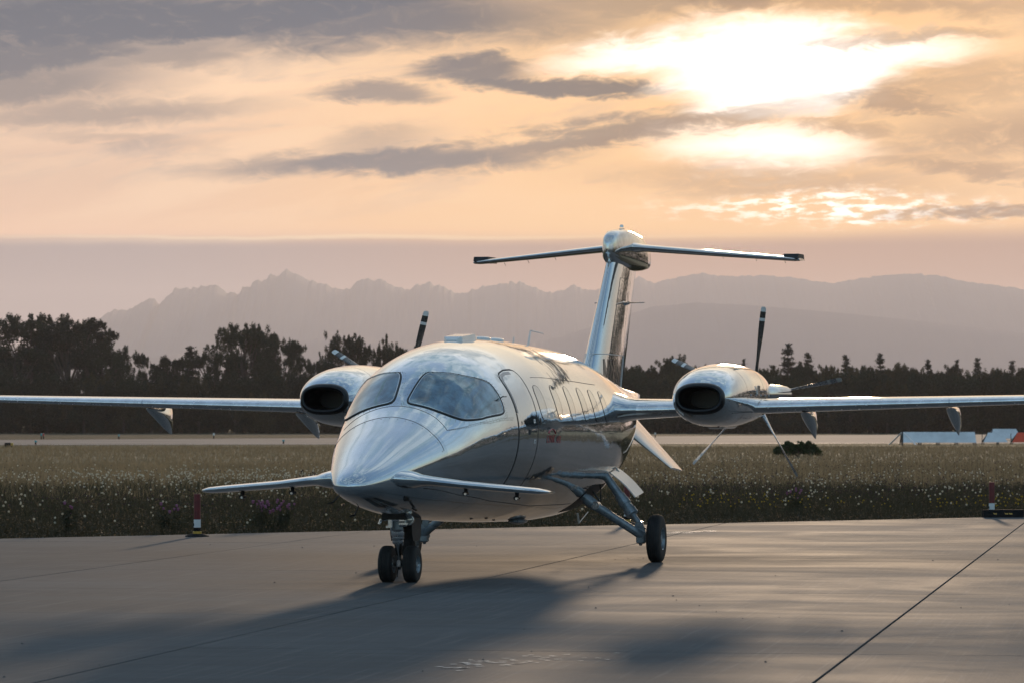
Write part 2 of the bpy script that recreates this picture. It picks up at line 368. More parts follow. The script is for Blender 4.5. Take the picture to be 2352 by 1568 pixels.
def apron_concrete():
    m = bpy.data.materials.new('broomed_concrete'); m.use_nodes = True; g = NT(m.node_tree); b = g.n['Principled BSDF']
    geo = g.new('ShaderNodeNewGeometry').outputs['Position']
    p = g.mapping(geo, rot=(0, 0, R(9.5)))            # x across the slabs, y along them
    info = g.new('ShaderNodeObjectInfo').outputs['Random']
    streak = g.noise(g.mapping(p, sc=(.16, 3.2, 1)), 1.6, 6, .68, .5)
    streak2 = g.noise(g.mapping(p, sc=(.05, 1.1, 1)), 1.3, 5, .6, .3)
    fine = g.noise(g.mapping(p, sc=(.6, 16.0, 1)), 2.0, 4, .7)
    along = g.noise(g.mapping(p, rot=(0, 0, R(6)), sc=(13.0, .22, 1)), 1.5, 5, .7)
    stain = g.noise(g.mapping(p, sc=(.7, 1.1, 1)), .42, 7, .66, .8)
    speck = g.noise(p, 38.0, 3, .6)
    c = g.mix(g.rng(stain, .3, .7), (.062, .072, .080), (.118, .127, .134))
    blot = g.noise(g.mapping(p, sc=(.5, 1.3, 1)), 1.3, 6, .6, 1.2)
    c = g.mix(g.rng(blot, .52, .72, 0, .5), c, (.055, .062, .066))
    c = g.mix(g.rng(streak, .40, .62, 0, .34), c, (.085,.083,.08))
    c = g.mix(g.rng(streak2, .52, .70, 0, .42), c, (.085, .083, .08))
    thin = g.noise(g.mapping(p, sc=(.035, 6.0, 1)), 1.0, 3, .5)
    c = g.mix(g.rng(thin, .62, .72, 0, .3), c, (.07, .068, .066))
    c = g.mix(g.rng(fine, .42, .7, 0, .5), c, (.15, .145, .14))
    c = g.mix(g.rng(along, .52, .68, 0, .45), c, (.19, .18, .178))
    c = g.mix(g.rng(along, .45, .30, 0, .45), c, (.085,.083,.08))
    c = g.mix(g.rng(speck, .58, .72, 0, .35), c, (.12, .12, .12))
    c = g.mix(g.rng(info, 0, 1, 0, .16, 'LINEAR'), c, (.2, .2, .205))
    # tyre scuffs: a wide arc on the right of the taxi line
    cx = g.mapping(geo, loc=(3.9, 36.5, 0), kind='TEXTURE')
    L = g.new('ShaderNodeVectorMath', operation='LENGTH'); g.l.new(g.mapping(geo, loc=(-4.6, -29.0, 0), sc=(1, 1, 0)), L.inputs[0])
    wob = g.m('ADD', L.outputs['Value'], g.m('MULTIPLY', stain, .5))
    arc = g.rng(g.m('ABSOLUTE', g.m('SUBTRACT', wob, 3.9)), .30, .04, 0, .38)
    c = g.mix(g.m('MULTIPLY', arc, g.rng(streak, .3, .6, .2, 1)), c, (.09, .09, .09))
    g.l.new(c, b.inputs['Base Color'])
    g.l.new(g.rng(stain, .3, .7, .76, .90), b.inputs['Roughness']); b.inputs['Specular IOR Level'].default_value = .035
    bp = g.new('ShaderNodeBump'); bp.inputs['Strength'].default_value = .5; bp.inputs['Distance'].default_value = .004
    g.l.new(g.m('ADD', g.m('MULTIPLY', fine, .8), g.m('ADD', g.m('MULTIPLY', along, .5), g.m('MULTIPLY', streak, .5))), bp.inputs['Height'])
    g.l.new(bp.outputs[0], b.inputs['Normal'])
    return m
CONC = apron_concrete()
JOINT = material('joint_sealant', (.035, .033, .032), .8, 0, 0, .3, 5)

def field_material():
    m = bpy.data.materials.new('dry_grassland'); m.use_nodes = True; g = NT(m.node_tree); b = g.n['Principled BSDF']
    geo = g.new('ShaderNodeNewGeometry').outputs['Position']; x, y, z = g.sep(geo)
    band = g.noise(g.mapping(geo, sc=(.010, .085, 1)), 1.0, 6, .6, .3)
    tex = g.noise(g.mapping(geo, sc=(1.1, .22, 1)), 2.0, 6, .75, .2)
    c = g.mix(g.rng(band, .38, .62), (.16, .145, .085), (.36, .29, .19))
    c = g.mix(g.rng(tex, .38, .66, 0, .6), c, (.26, .21, .13))
    c = g.mix(g.rng(tex, .46, .30, 0, .6), c, (.040, .042, .022))
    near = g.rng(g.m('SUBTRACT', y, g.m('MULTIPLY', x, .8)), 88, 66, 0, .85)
    c = g.mix(near, c, (.030, .030, .018))  # ground darkened towards the concrete: unlit look of backlit grass in its colour
    green = g.rng(y, 215, 258, 0, .75)
    c = g.mix(green, c, (.060, .070, .026))
    c = g.mix(g.rng(y, 330, 400, 0, .9), c, (.022, .026, .014))
    g.l.new(c, b.inputs['Base Color']); b.inputs['Roughness'].default_value = .9; b.inputs['Specular IOR Level'].default_value = .1
    bp = g.new('ShaderNodeBump'); bp.inputs['Strength'].default_value = 1.0; bp.inputs['Distance'].default_value = .25
    g.l.new(tex, bp.inputs['Height']); g.l.new(bp.outputs[0], b.inputs['Normal'])
    return m
def leafmat(name, ca, cb, trans=.35, rough=.6):
    m = bpy.data.materials.new(name); m.use_nodes = True; g = NT(m.node_tree); b = g.n['Principled BSDF']
    info = g.new('ShaderNodeObjectInfo'); geo = g.new('ShaderNodeNewGeometry')
    pn = g.noise(geo.outputs['Position'], .35, 3, .6)
    c = g.mix(g.rng(g.m('ADD', g.m('MULTIPLY', info.outputs['Random'], .5), g.m('MULTIPLY', pn, .8)), .3, .9), ca, cb)
    ri = geo.outputs['Random Per Island']
    c = g.mix(g.rng(ri, 0, 1, 0, .45, 'LINEAR'), c, tuple(q * .45 for q in ca))
    g.l.new(c, b.inputs['Base Color']); b.inputs['Roughness'].default_value = rough; b.inputs['Specular IOR Level'].default_value = .25
    t = g.new('ShaderNodeBsdfTranslucent'); g.l.new(c, t.inputs[0]); mx = g.new('ShaderNodeMixShader'); mx.inputs[0].default_value = trans
    g.l.new(b.outputs[0], mx.inputs[1]); g.l.new(t.outputs[0], mx.inputs[2]); g.l.new(mx.outputs[0], g.n['Material Output'].inputs[0])
    return m
LEAF = leafmat('broad_leaves', (.016, .026, .014), (.028, .044, .020), .25)
LEAFO = leafmat('olive_leaves', (.026, .032, .013), (.060, .056, .020), .25)
NEEDLE = leafmat('conifer_needles', (.014, .024, .014), (.028, .036, .018), .12)
BARK = material('bark', (.075, .062, .050), .9, 0, 0, .4, 2)
GRASS = leafmat('grass_blades', (.016, .018, .010), (.105, .085, .050), .32)
DRYG = leafmat('dry_grass_blades', (.20, .16, .095), (.36, .29, .185), .45)
SEEDY = leafmat('dandelion_down', (.90, .82, .66), (.95, .90, .78), .6, .8)
KNAP = leafmat('dark_seed_heads', (.050, .030, .028), (.085, .045, .050), .1, .8)
PINK = leafmat('thistle_pink', (.36, .14, .26), (.50, .24, .38), .4, .8)
YELL = leafmat('yellow_petals', (.62, .42, .03), (.75, .55, .06), .4, .8)
STEM = leafmat('weed_stems', (.040, .040, .022), (.070, .068, .034), .3)

# ------------------------------------------------------------------ ground, runway, apron, mountains, haze
def sheet(name, pts, z, mat, kind='structure', lab=None):
    m = MB(); m.add([(x, y, z) for x, y in pts], [tuple(range(len(pts)))], 0, False)
    return m.build(name, mat, kind=kind, label=lab)
EDGE = lambda x: 57.4 + .8 * x       # concrete meets grass along this line
FIELD = field_material()
def ground_sheet():
    xs = np.concatenate([np.linspace(-12500, -400, 14), np.linspace(-300, 300, 41), np.linspace(400, 12500, 14)])
    ys = np.concatenate([np.linspace(-3800, -400, 8), np.linspace(-300, 1200, 90), np.linspace(1500, 19400, 16)])
    X, Y = np.meshgrid(xs, ys); Z = np.full_like(X, -.06)
    V = np.stack([X.ravel(), Y.ravel(), Z.ravel()], 1); n = len(xs)
    I = np.arange(len(ys) - 1)[:, None] * n + np.arange(n - 1)[None]; I = I.ravel()
    o = np_mesh('ground', V, np.stack([I, I + 1, I + 1 + n, I + n], 1), FIELD); tag(o, kind='structure')
ground_sheet()
RUNW = material('runway_asphalt', (.23, .20, .185), .9, 0, 0, .25, .06, spec=.08, col2=(.17, .15, .14))
sheet('runway', [(-400, 172), (-38, 285), (42, 310), (900, 578), (900, 640), (110, 600), (60, 558), (40, 523), (-50, 376), (-400, 262)], -.03, RUNW)
sheet('runway_edge_line', [(-38, 288), (42, 313), (42, 314), (-38, 289)], -.024, material('runway_paint', (.62, .60, .56), .6, 0, 0, .2, .3))
e1 = (math.sin(R(9.5)), math.cos(R(9.5))); e2 = (math.cos(R(9.5)), -math.sin(R(9.5)))
def from_uv(a, b): return (a * e1[0] + b * e2[0], a * e1[1] + b * e2[1])
A0, AN, B0, BN, SL = 25.9 - 4.6 * 4, 13, -2.02 - 4.6 * 4, 8, 4.6
apron = None
def clip(poly, f):
    out = []
    for i, p in enumerate(poly):
        q = poly[(i + 1) % len(poly)]; a, b = f(p), f(q)
        if a >= 0: out.append(p)
        if (a >= 0) != (b >= 0): t = a / (a - b); out.append((p[0] + (q[0] - p[0]) * t, p[1] + (q[1] - p[1]) * t))
    return out
keep = lambda p: EDGE(p[0]) - p[1]
def apron_build():
    c = [from_uv(A0, B0), from_uv(A0, B0 + BN * SL), from_uv(A0 + AN * SL, B0 + BN * SL), from_uv(A0 + AN * SL, B0)]
    base = sheet('apron', clip(c, keep), -.014, JOINT)
    # plain concrete on every side of the slabs that are built one by one
    m = MB(); big = [(-70, -90), (90, -90), (90, 200), (-70, 200)]
    fa = lambda p: A0 - (p[0] * e1[0] + p[1] * e1[1]); ga = lambda p: -fa(p)
    fb = lambda p: B0 - (p[0] * e2[0] + p[1] * e2[1]); fc = lambda p: (p[0] * e2[0] + p[1] * e2[1]) - (B0 + BN * SL)
    for q in (clip(clip(big, keep), fa), clip(clip(clip(big, keep), ga), fb), clip(clip(clip(big, keep), ga), fc)):
        m.add([(x, y, -.004) for x, y in q], [tuple(range(len(q)))], 0, False)
    m.build('far_paving', CONC, base)
    r2 = random.Random(3)
    for i in range(AN):
        for j in range(BN):
            ga_, gb_ = .0035, .010
            a0, a1, b0, b1 = A0 + i * SL + ga_, A0 + (i + 1) * SL - ga_, B0 + j * SL + gb_, B0 + (j + 1) * SL - gb_
            poly = clip([from_uv(a0, b0), from_uv(a0, b1), from_uv(a1, b1), from_uv(a1, b0)], keep)
            if len(poly) < 3: continue
            dz = r2.uniform(-.0008, .0008); cx = sum(p[0] for p in poly) / len(poly); cy = sum(p[1] for p in poly) / len(poly)
            s = MB(); sh = lambda p, d: (p[0] + (cx - p[0]) * d, p[1] + (cy - p[1]) * d)
            s.loft([[(*p, -.10) for p in poly], [(*p, -.003 + dz) for p in poly], [(*sh(p, .0012), dz) for p in poly]], True, False, True, 0, False)
            s.build('slab', CONC, base)
    return base
apron = apron_build()
def flake_paint():
    """worn remains of white paint lines on the concrete"""
    r = random.Random(5); m = MB()
    def flakes(px0, py0, px1, py1, n, s):
        for _ in range(n):
            t = r.random(); x, y = ground(px0 + (px1 - px0) * t, py0 + (py1 - py0) * t); x += r.gauss(0, .03); y += r.gauss(0, .25)
            k = r.randint(5, 7); ph = r.random() * 6
            m.add([(x + s * r.uniform(.4, 1.5) * math.cos(ph + 6.283 * q / k) * 1.6, y + s * r.uniform(.4, 1.3) * math.sin(ph + 6.283 * q / k), .0045) for q in range(k)], [tuple(range(k))], 0, False)
    flakes(1010, 1533, 1090, 1528, 16, .022); flakes(1060, 1524, 1300, 1512, 34, .018); flakes(1250, 1513, 1420, 1508, 10, .016)
    flakes(1535, 1224, 1640, 1219, 24, .05)
    m.build('worn_paint', material('flaking_white_paint', (.62, .61, .58), .7, 0, 0, .3, 5), kind='stuff', label='scraps of worn white paint on the concrete')
flake_paint()
def pebbles():
    r = random.Random(15); m = MB()
    for _ in range(45):
        x, y = ground(r.uniform(-100, 2450), 972 + 14000 / r.uniform(22, 55)); s = r.uniform(.005, .011)
        m.add([(x - s, y, .001), (x, y - s, .001), (x + s, y, .001), (x, y + s, .001), (x, y, s * 1.1)], [(0, 1, 4), (1, 2, 4), (2, 3, 4), (3, 0, 4)], 0, False)
    m.build('pebbles', material('pebble_grey', (.09, .085, .08), .8), kind='stuff', label='scattered small stones on the concrete')
pebbles()

MOUNT = material('forested_rock', (.13, .14, .17), .95, 0, 0, .05, .002, spec=.1)
def ridge(name, dist, prof, front, seed, rough):
    """a range of hills: crest line from az/height pairs, spurs running down towards the viewer"""
    xs = [p[0] for p in prof]; hs = [p[1] for p in prof]; f = lambda u: np.interp(u, xs, hs)
    U = np.linspace(xs[0], xs[-1], 900); D = dist * (1 + 0 * U); r = np.random.default_rng(seed)
    def fbm(u, f0, k=6):
        o = np.zeros_like(u)
        for i in range(k):
            g = r.normal(size=4096); q = u * f0 * 2 ** i + 700; a = np.floor(q).astype(int); t = q - a
            t = t * t * (3 - 2 * t); o += (g[a % 4096] * (1 - t) + g[(a + 1) % 4096] * t) / 2 ** i * .5
        return o
    H = f(U) + fbm(U, .11) * rough * np.interp(U, [-1200, 150, 500, 1500], [1, 1, .4, .35])
    rows = []; M = 18
    for k in range(M):
        t = k / (M - 1)                                     # 0 foot .. 1 crest
        y = D - front * (1 - t)
        spur = fbm(U + k * 1.7, .02, 5)
        h = H * (t ** 1.15) * (1 - .12 * (1 - t) * np.abs(spur)); h = np.minimum(h, H)
        az = U / 8820.0
        rows.append(np.stack([np.tan(az) * D * (1 - (1 - t) * front / D * .5), y, h * D / 8820.0 ], 1))
    rows.append(np.stack([np.tan(U / 8820.0) * D, D + front * .5, np.full_like(U, -.5)], 1))
    V = np.concatenate(rows); n = len(U)
    I = (np.arange(len(rows) - 1)[:, None] * n + np.arange(n - 1)[None]).ravel()
    o = np_mesh(name, V, np.stack([I, I + 1, I + 1 + n, I + n], 1), MOUNT, smooth=True); tag(o, kind='structure')
pr = [(-400,760),(-200,800),(0,800),(120,775),(200,745),(260,715),(300,708),(345,684),(368,696),(400,668),(440,658),(495,656),(520,672),(548,672),(570,655),(610,640),(660,622),(690,636),(720,642),(760,658),(793,667),(820,648),(845,637),(870,640),(905,655),(935,663),(985,648),(1020,660),(1050,672),(1085,663),(1130,655),(1165,646),(1200,650),(1235,662),(1270,672),(1320,656),(1360,668),(1420,660),(1470,635),(1505,650),(1560,636),(1610,626),(1660,634),(1760,632),(1830,638),(1915,650),(1990,636),(2070,628),(2150,632),(2220,648),(2290,655),(2352,665),(2600,690),(2900,720)]
ridge('mountains', 16600.0, [(a - 1176, 972 - b) for a, b in pr], 3800.0, 5, 5.0)
pf = [(-400,860),(200,840),(500,800),(800,770),(950,790),(1150,800),(1280,775),(1400,735),(1500,703),(1600,694),(1720,700),(1900,715),(2100,735),(2352,765),(2900,820)]
ridge('foothills', 13000.0, [(a - 1176, 972 - b) for a, b in pf], 2200.0, 9, 2.0)
def haze(density):
    m = MB(); m.box((0, 7900, 349.5), (26000, 23800, 702)); mt = bpy.data.materials.new('evening_haze'); mt.use_nodes = True
    g = NT(mt.node_tree); g.n.remove(g.n['Principled BSDF']); v = g.new('ShaderNodeVolumePrincipled')
    v.inputs['Color'].default_value = (.88, .85, .91, 1); v.inputs['Density'].default_value = density; v.inputs['Anisotropy'].default_value = .42
    g.l.new(v.outputs[0], g.n['Material Output'].inputs['Volume'])
    m.build('haze', mt, kind='stuff', label='thin evening haze over the airfield')
HAZE = 0.52e-4
haze(HAZE)
# ------------------------------------------------------------------ the aircraft
# aircraft frame: X metres aft of the nose tip, p metres to port, z above ground
AX0 = 5.0
wx, wy, _ = world(AX0, 0, 0)
AIR = empty('turboprop_aircraft', (wx, wy, 0), R(90) - YAW)
tag(AIR, 'polished silver twin turboprop aircraft with canards, pusher propellers and T-tail on the concrete', 'airplane')
def L(X, p, z): return Vector((X - AX0, -p, z))
def LS(X, th, off=0.0):
    q = S(X, th, off); return L(q[0], q[1], q[2])

def build_fuselage():
    m = MB(); xs = [0.0, .008, .018, .03, .045, .065, .09, .12, .16, .20, .25, .31, .38, .46]; x = .54
    while x < 13.9: xs.append(x); x += .085
    xs.append(13.9); N = 128
    m.loft([[LS(X, 360 * j / N) for j in range(N)] for X in xs], True, True, True)
    q = len(xs) - 1
    for i in range(q):                                   # the composite radome has a softer sheen
        if xs[i] < 1.48:
            for j in range(N): m.mi[i * N + j] = 1
    return m.build('fuselage', [PAINT, RADOME], AIR)
FUSE = build_fuselage()

def smooth_loop(pts, n=10):
    """closed Catmull-Rom through (X, theta) points"""
    P = [Vector((a, b)) for a, b in pts]; o = []; k = len(P)
    for i in range(k):
        p0, p1, p2, p3 = P[i - 1], P[i], P[(i + 1) % k], P[(i + 2) % k]
        for j in range(n):
            t = j / n
            o.append(.5 * ((2 * p1) + (p2 - p0) * t + (2 * p0 - 5 * p1 + 4 * p2 - p3) * t * t + (3 * p1 - p0 - 3 * p2 + p3) * t ** 3))
    return o
def pane(name, loop, mat, off=.004, parent=FUSE, rings=9):
    m = MB(); c = sum(loop, Vector((0, 0))) / len(loop); n = len(loop); V = [LS(c.x, c.y, off)]; F = []
    for r in range(1, rings + 1):
        for q in loop:
            w = c + (q - c) * (r / rings); V.append(LS(w.x, w.y, off))
    for j in range(n): F.append((0, 1 + j, 1 + (j + 1) % n))
    for r in range(rings - 1):
        for j in range(n):
            a = 1 + r * n; b = a + n; F.append((a + j, b + j, b + (j + 1) % n, a + (j + 1) % n))
    # a rim down into the skin gives the pane its thickness
    b = len(V)
    for q in loop: V.append(LS(q.x, q.y, -.004))
    a = 1 + (rings - 1) * n
    for j in range(n): F.append((a + j, b + j, b + (j + 1) % n, a + (j + 1) % n))
    m.add(V, F); return m.build(name, mat, parent)
def seal(loop, r, mat, parent, name='window_seal', off=.002):
    m = MB(); m.ring([LS(q.x, q.y, off) for q in loop], r, 8); return m.build(name, mat, parent)
ws = [(2.00,84.2),(2.24,83.0),(2.40,81.5),(2.475,78.5),(2.50,74),(2.58,65.5),(2.72,53.5),(2.90,44.5),(2.975,39.5),(2.998,33),(3.00,25),(2.985,18.8),(2.955,16.6),(2.87,16.2),(2.72,17.3),(2.56,18.8),(2.40,20.6),(2.16,27.5),(2.03,36),(1.945,48),(1.905,62),(1.895,76),(1.91,81.5),(1.94,83.4)]
def build_windshield(mirror):
    lp = smooth_loop([(x, 180 - t if mirror else t) for x, t in ws], 5)
    w = pane('windshield', lp, GLASSW, .005); seal(lp, .0095, SEAL, w)
    # inner lip just inside the black seal
    c = sum(lp, Vector((0, 0))) / len(lp)
    seal([c + (q - c) * .965 for q in lp], .0032, BARE, w, 'retaining_strip', .006)
    m = MB()
    for k in (1.075, 1.12):
        big = [c + (q - c) * k for q in lp]
        for q in big[::2]:
            P = LS(q.x, q.y, .001); nrm = (LS(q.x, q.y, .02) - P).normalized(); a = nrm.orthogonal().normalized(); b = nrm.cross(a)
            m.add([P + (a * math.cos(u) + b * math.sin(u)) * .0045 for u in (0, 1.256, 2.513, 3.77, 5.027)] + [P + nrm * .002], [(i, (i + 1) % 5, 5) for i in range(5)])
    m.build('rivets', LINE, w, kind='stuff')
    return w
WS = build_windshield(False); WS2 = build_windshield(True)
def wiper():
    m = MB(); m.tube([LS(2.0, 70, .012), LS(2.12, 60, .02), LS(2.2, 52, .016)], .006, 6); m.build('wiper', SEAL, WS)
def temp_probe():
    m = MB(); m.tube([LS(2.99, 27, 0), LS(3.0, 27, .05)], .006, 6); m.tube([LS(2.955, 27, .05), LS(3.05, 26, .055)], .005, 6); m.build('angle_probe', SEAL, FUSE)
temp_probe()
def strip(pts, w, mat, name, parent=FUSE, off=.0025):
    """thin raised or sunk line that follows the skin through (X, theta) points"""
    P = []; 
    for i in range(len(pts) - 1):
        k = max(2, int((Vector(pts[i + 1]) - Vector(pts[i])).length / 1.2) if abs(pts[i+1][1]-pts[i][1])>1 else 16)
        for j in range(k): P.append(Vector(pts[i]).lerp(Vector(pts[i + 1]), j / k))
    P.append(Vector(pts[-1])); Q = [LS(p.x, p.y, off) for p in P]; I = [LS(p.x, p.y, -.004) for p in P]; rr = []
    for i, q in enumerate(Q):
        t = (Q[min(i + 1, len(Q) - 1)] - Q[max(0, i - 1)]).normalized(); n = (q - I[i]).normalized(); s = t.cross(n).normalized() * w / 2
        rr.append([I[i] - s, q - s, q + s, I[i] + s])
    m = MB(); m.loft(rr, True, True, True, 0, False); return m.build(name, mat, parent)

# cabin windows, five rounded portholes and the slim emergency ones behind
for k, xc in enumerate((4.245, 4.915, 5.565, 6.22, 6.80, 7.34)):
    for side in (0, 1):
        a = .135 if k < 5 else .125; t0, t1 = 7.0 - k * .3, 30.2 - k * .5; tc, ht = (t0 + t1) / 2, (t1 - t0) / 2
        lp = []
        for j in range(32):
            u = 2 * math.pi * j / 32; cx, cy = math.cos(u), math.sin(u)
            x = math.copysign(abs(cx) ** .8, cx) * a; y = math.copysign(abs(cy) ** .75, cy) * ht
            lp.append(Vector((xc + x, (tc + y) if not side else 180 - (tc + y))))
        w = pane('cabin_window', lp, GLASSC, .003, rings=4); seal(lp, .0030, SEAL, w, off=.0012)

# entry door on the port side
def build_door():
    d = MB()
    xs = np.linspace(3.325, 3.925, 14); ths = np.linspace(-36, 43, 60)
    V = [LS(x, t, .0022) for t in ths for x in xs]; n = len(xs)
    F = [(i * n + j, i * n + j + 1, (i + 1) * n + j + 1, (i + 1) * n + j) for i in range(len(ths) - 1) for j in range(n - 1)]
    d.add(V, F); door = d.build('cabin_door', PAINT, AIR)
    f = [(3.31, t) for t in (-37, -25, -12, 0, 12, 25, 36)] + [(3.33, 40), (3.37, 42.6), (3.43, 44)] + [(3.6, 45), (3.8, 44), (3.88, 42.3), (3.925, 39.5), (3.94, 36)] + [(3.94, t) for t in (25, 12, 0, -12, -25, -37)]
    strip(f, .017, SEAL, 'door_seal', door, .003)
    strip([(3.345, t) for t in (14, 22, 32)] + [(3.36, 38), (3.42, 41.4), (3.55, 42.3), (3.72, 41.6)], .038, LINE, 'door_frame', door, .0034).data.materials[0] = material('grey_door_surround', (.22, .24, .26), .3, .6, .3)
    m = MB(); m.tube([LS(3.64, .9, .008), LS(3.86, .6, .008)], [.008, .008], 8); m.tube([LS(3.64, 2.2, .004), LS(3.64, -1.2, .004)], [.010, .013], 8); m.tube([LS(3.86, 1.3, .004), LS(3.86, -.3, .004)], .007, 8)
    m.build('door_handle', DARKM, door)
    for t in (6.9, -6.0):
        m = MB(); x0, s = 3.83, .030
        m.add([LS(x0 - s, t - 1.3, .005), LS(x0 + s, t - 1.3, .005), LS(x0 + s, t + 1.3, .005), LS(x0 - s, t + 1.3, .005)], [(0, 1, 2, 3)])
        m.add([LS(x0 + s * .25 * q[0], t + .6 * q[1], .0056) for q in ((-1, -1), (2, -1), (2, .2), (-.2, .9), (-1, .4))], [(0, 1, 2, 3, 4)], 1)
        m.build('placard', [PLAC, REGL], door)
    m = MB(); m.add([LS(3.955 + .11 + q[0] * .022, 6.6 + q[1] * 1.9, .004) for q in ((-1, -1), (1, -1), (1, 1), (-1, 1))], [(0, 1, 2, 3)]); m.build('vent_slot', SEAL, door)
build_door()
# panel seams
strip([(4.3, 36), (5.2, 34.8), (6.1, 33.6), (7.35, 32.9)], .004, LINE, 'panel_seam')
strip([(4.3, 1.4), (5.8, .1), (7.7, -1.9)], .006, LINE, 'panel_seam')
strip([(1.50, 12), (1.50, 40), (1.54, 65), (1.57, 90), (1.54, 115), (1.50, 140), (1.50, 165)], .0016, LINE, 'radome_joint')
strip([(1.75, 33), (1.80, 52), (1.83, 74), (1.84, 90), (1.83, 106), (1.80, 128), (1.75, 147)], .0025, LINE, 'panel_seam')
strip([(1.75, 33), (2.11, 22.7), (2.57, 15.1), (3.20, 11.4)], .003, LINE, 'panel_seam')
strip([(1.2, -30), (2.2, -42), (3.3, -50), (5.2, -55), (7.2, -54)], .006, LINE, 'panel_seam')
def rivet_line(pts, step, name='rivets'):
    m = MB()
    for i in range(len(pts) - 1):
        a, b = Vector(pts[i]), Vector(pts[i + 1]); Ld = (LS(*b) - LS(*a)).length; k = max(1, int(Ld / step))
        for j in range(k):
            q = a.lerp(b, j / k); P = LS(q.x, q.y, .001); nrm = (LS(q.x, q.y, .02) - P).normalized(); u = nrm.orthogonal().normalized(); v = nrm.cross(u)
            m.add([P + (u * math.cos(w) + v * math.sin(w)) * .006 for w in (0, 1.256, 2.513, 3.77, 5.027)] + [P + nrm * .002], [(i_, (i_ + 1) % 5, 5) for i_ in range(5)])
    m.build(name, LINE, FUSE, kind='stuff')
rivet_line([(1.47, 12), (1.46, 40), (1.50, 65), (1.53, 90), (1.50, 115), (1.46, 140)], .075)
rivet_line([(1.79, 31), (2.13, 21), (2.6, 13.5), (3.2, 10)], .035)
rivet_line([(1.05, -1), (1.5, 2)], .06)

def place_text(body, size, mapper, mat, name, parent, sx=1.0, shear=0.0):
    cu = bpy.data.curves.new('letter_outline', 'FONT'); cu.body = body; cu.size = size; cu.resolution_u = 4; cu.offset = size * .02
    ob = bpy.data.objects.new('letter_outline', cu); COL.objects.link(ob)
    dg = bpy.context.evaluated_depsgraph_get(); me = bpy.data.meshes.new_from_object(ob.evaluated_get(dg)); bpy.data.objects.remove(ob)
    bm = bmesh.new(); bm.from_mesh(me); bmesh.ops.triangulate(bm, faces=bm.faces)
    bmesh.ops.subdivide_edges(bm, edges=[e for e in bm.edges if e.calc_length() > size * .3], cuts=1, use_grid_fill=True)
    for v in bm.verts: v.co = mapper(v.co.x * sx + v.co.y * shear, v.co.y)
    bm.to_mesh(me); bm.free(); me.materials.clear(); me.materials.append(mat); me.name = name
    o = bpy.data.objects.new(name, me); COL.objects.link(o); o.parent = parent; return o
# red airline name: letters about 8 cm tall
def body_map(x0, th0):
    return lambda x, y: LS(x0 + x, th0 + math.degrees(y / .99), .0035)
place_text('LYNK', .112, body_map(4.285, 352.9), LOGO, 'airline_name', FUSE, 1.12, .10)
place_text('AIR', .105, body_map(4.685, 352.6), LOGO, 'airline_name', FUSE, 1.15, .10)
m = MB(); m.tube([LS(4.47 + .15 * math.cos(u) + .02, 356.6 + math.degrees(.075 * math.sin(u) / .97) + .2, .003) for u in np.linspace(.35, 2.7, 14)], .006, 5); m.build('airline_name_arc', LOGO, FUSE)

# -------- lifting surfaces
def airfoil(n=28, t=.12, camber=.0):
    """closed outline, unit chord: list of (x, y) starting at the trailing edge over the top"""
    o = []
    for i in range(n):
        u = i / n * 2; top = u <= 1
        b = math.pi * (u if top else 2 - u)
        x = .5 * (1 + math.cos(b))
        y = 5 * t * (.2969 * math.sqrt(max(x, 0)) - .126 * x - .3516 * x * x + .2843 * x ** 3 - .1015 * x ** 4) + .0008
        c = camber * 4 * x * (1 - x); o.append((x, c + (y if top else -y)))
    return o
def wing_loft(secs, n=40, camber=.0):
    """secs: span p, leading edge X, chord, z, thickness ratio, incidence degrees"""
    m = MB(); rings = []
    for p, le, ch, z, t, inc in secs:
        ri = math.radians(inc); o = []
        for x, y in airfoil(n, t, camber):
            xx, yy = (x - .3) * ch, y * ch
            o.append(L(le + .3 * ch + xx * math.cos(ri) + yy * math.sin(ri), p, z - xx * math.sin(ri) + yy * math.cos(ri)))
        rings.append(o)
    m.loft(rings, True, True, True); return m
WZ = lambda p: 1.665 + .0255 * abs(p)
WLE = lambda p: 7.98 + .055 * (abs(p) - .95)
def wch(p): p = abs(p); return 1.72 + (1.30 - 1.72) * min(1, (p - .6) / 1.5) if p < 2.1 else 1.30 + (.62 - 1.30) * (p - 2.1) / 5.05
fairing0 = None
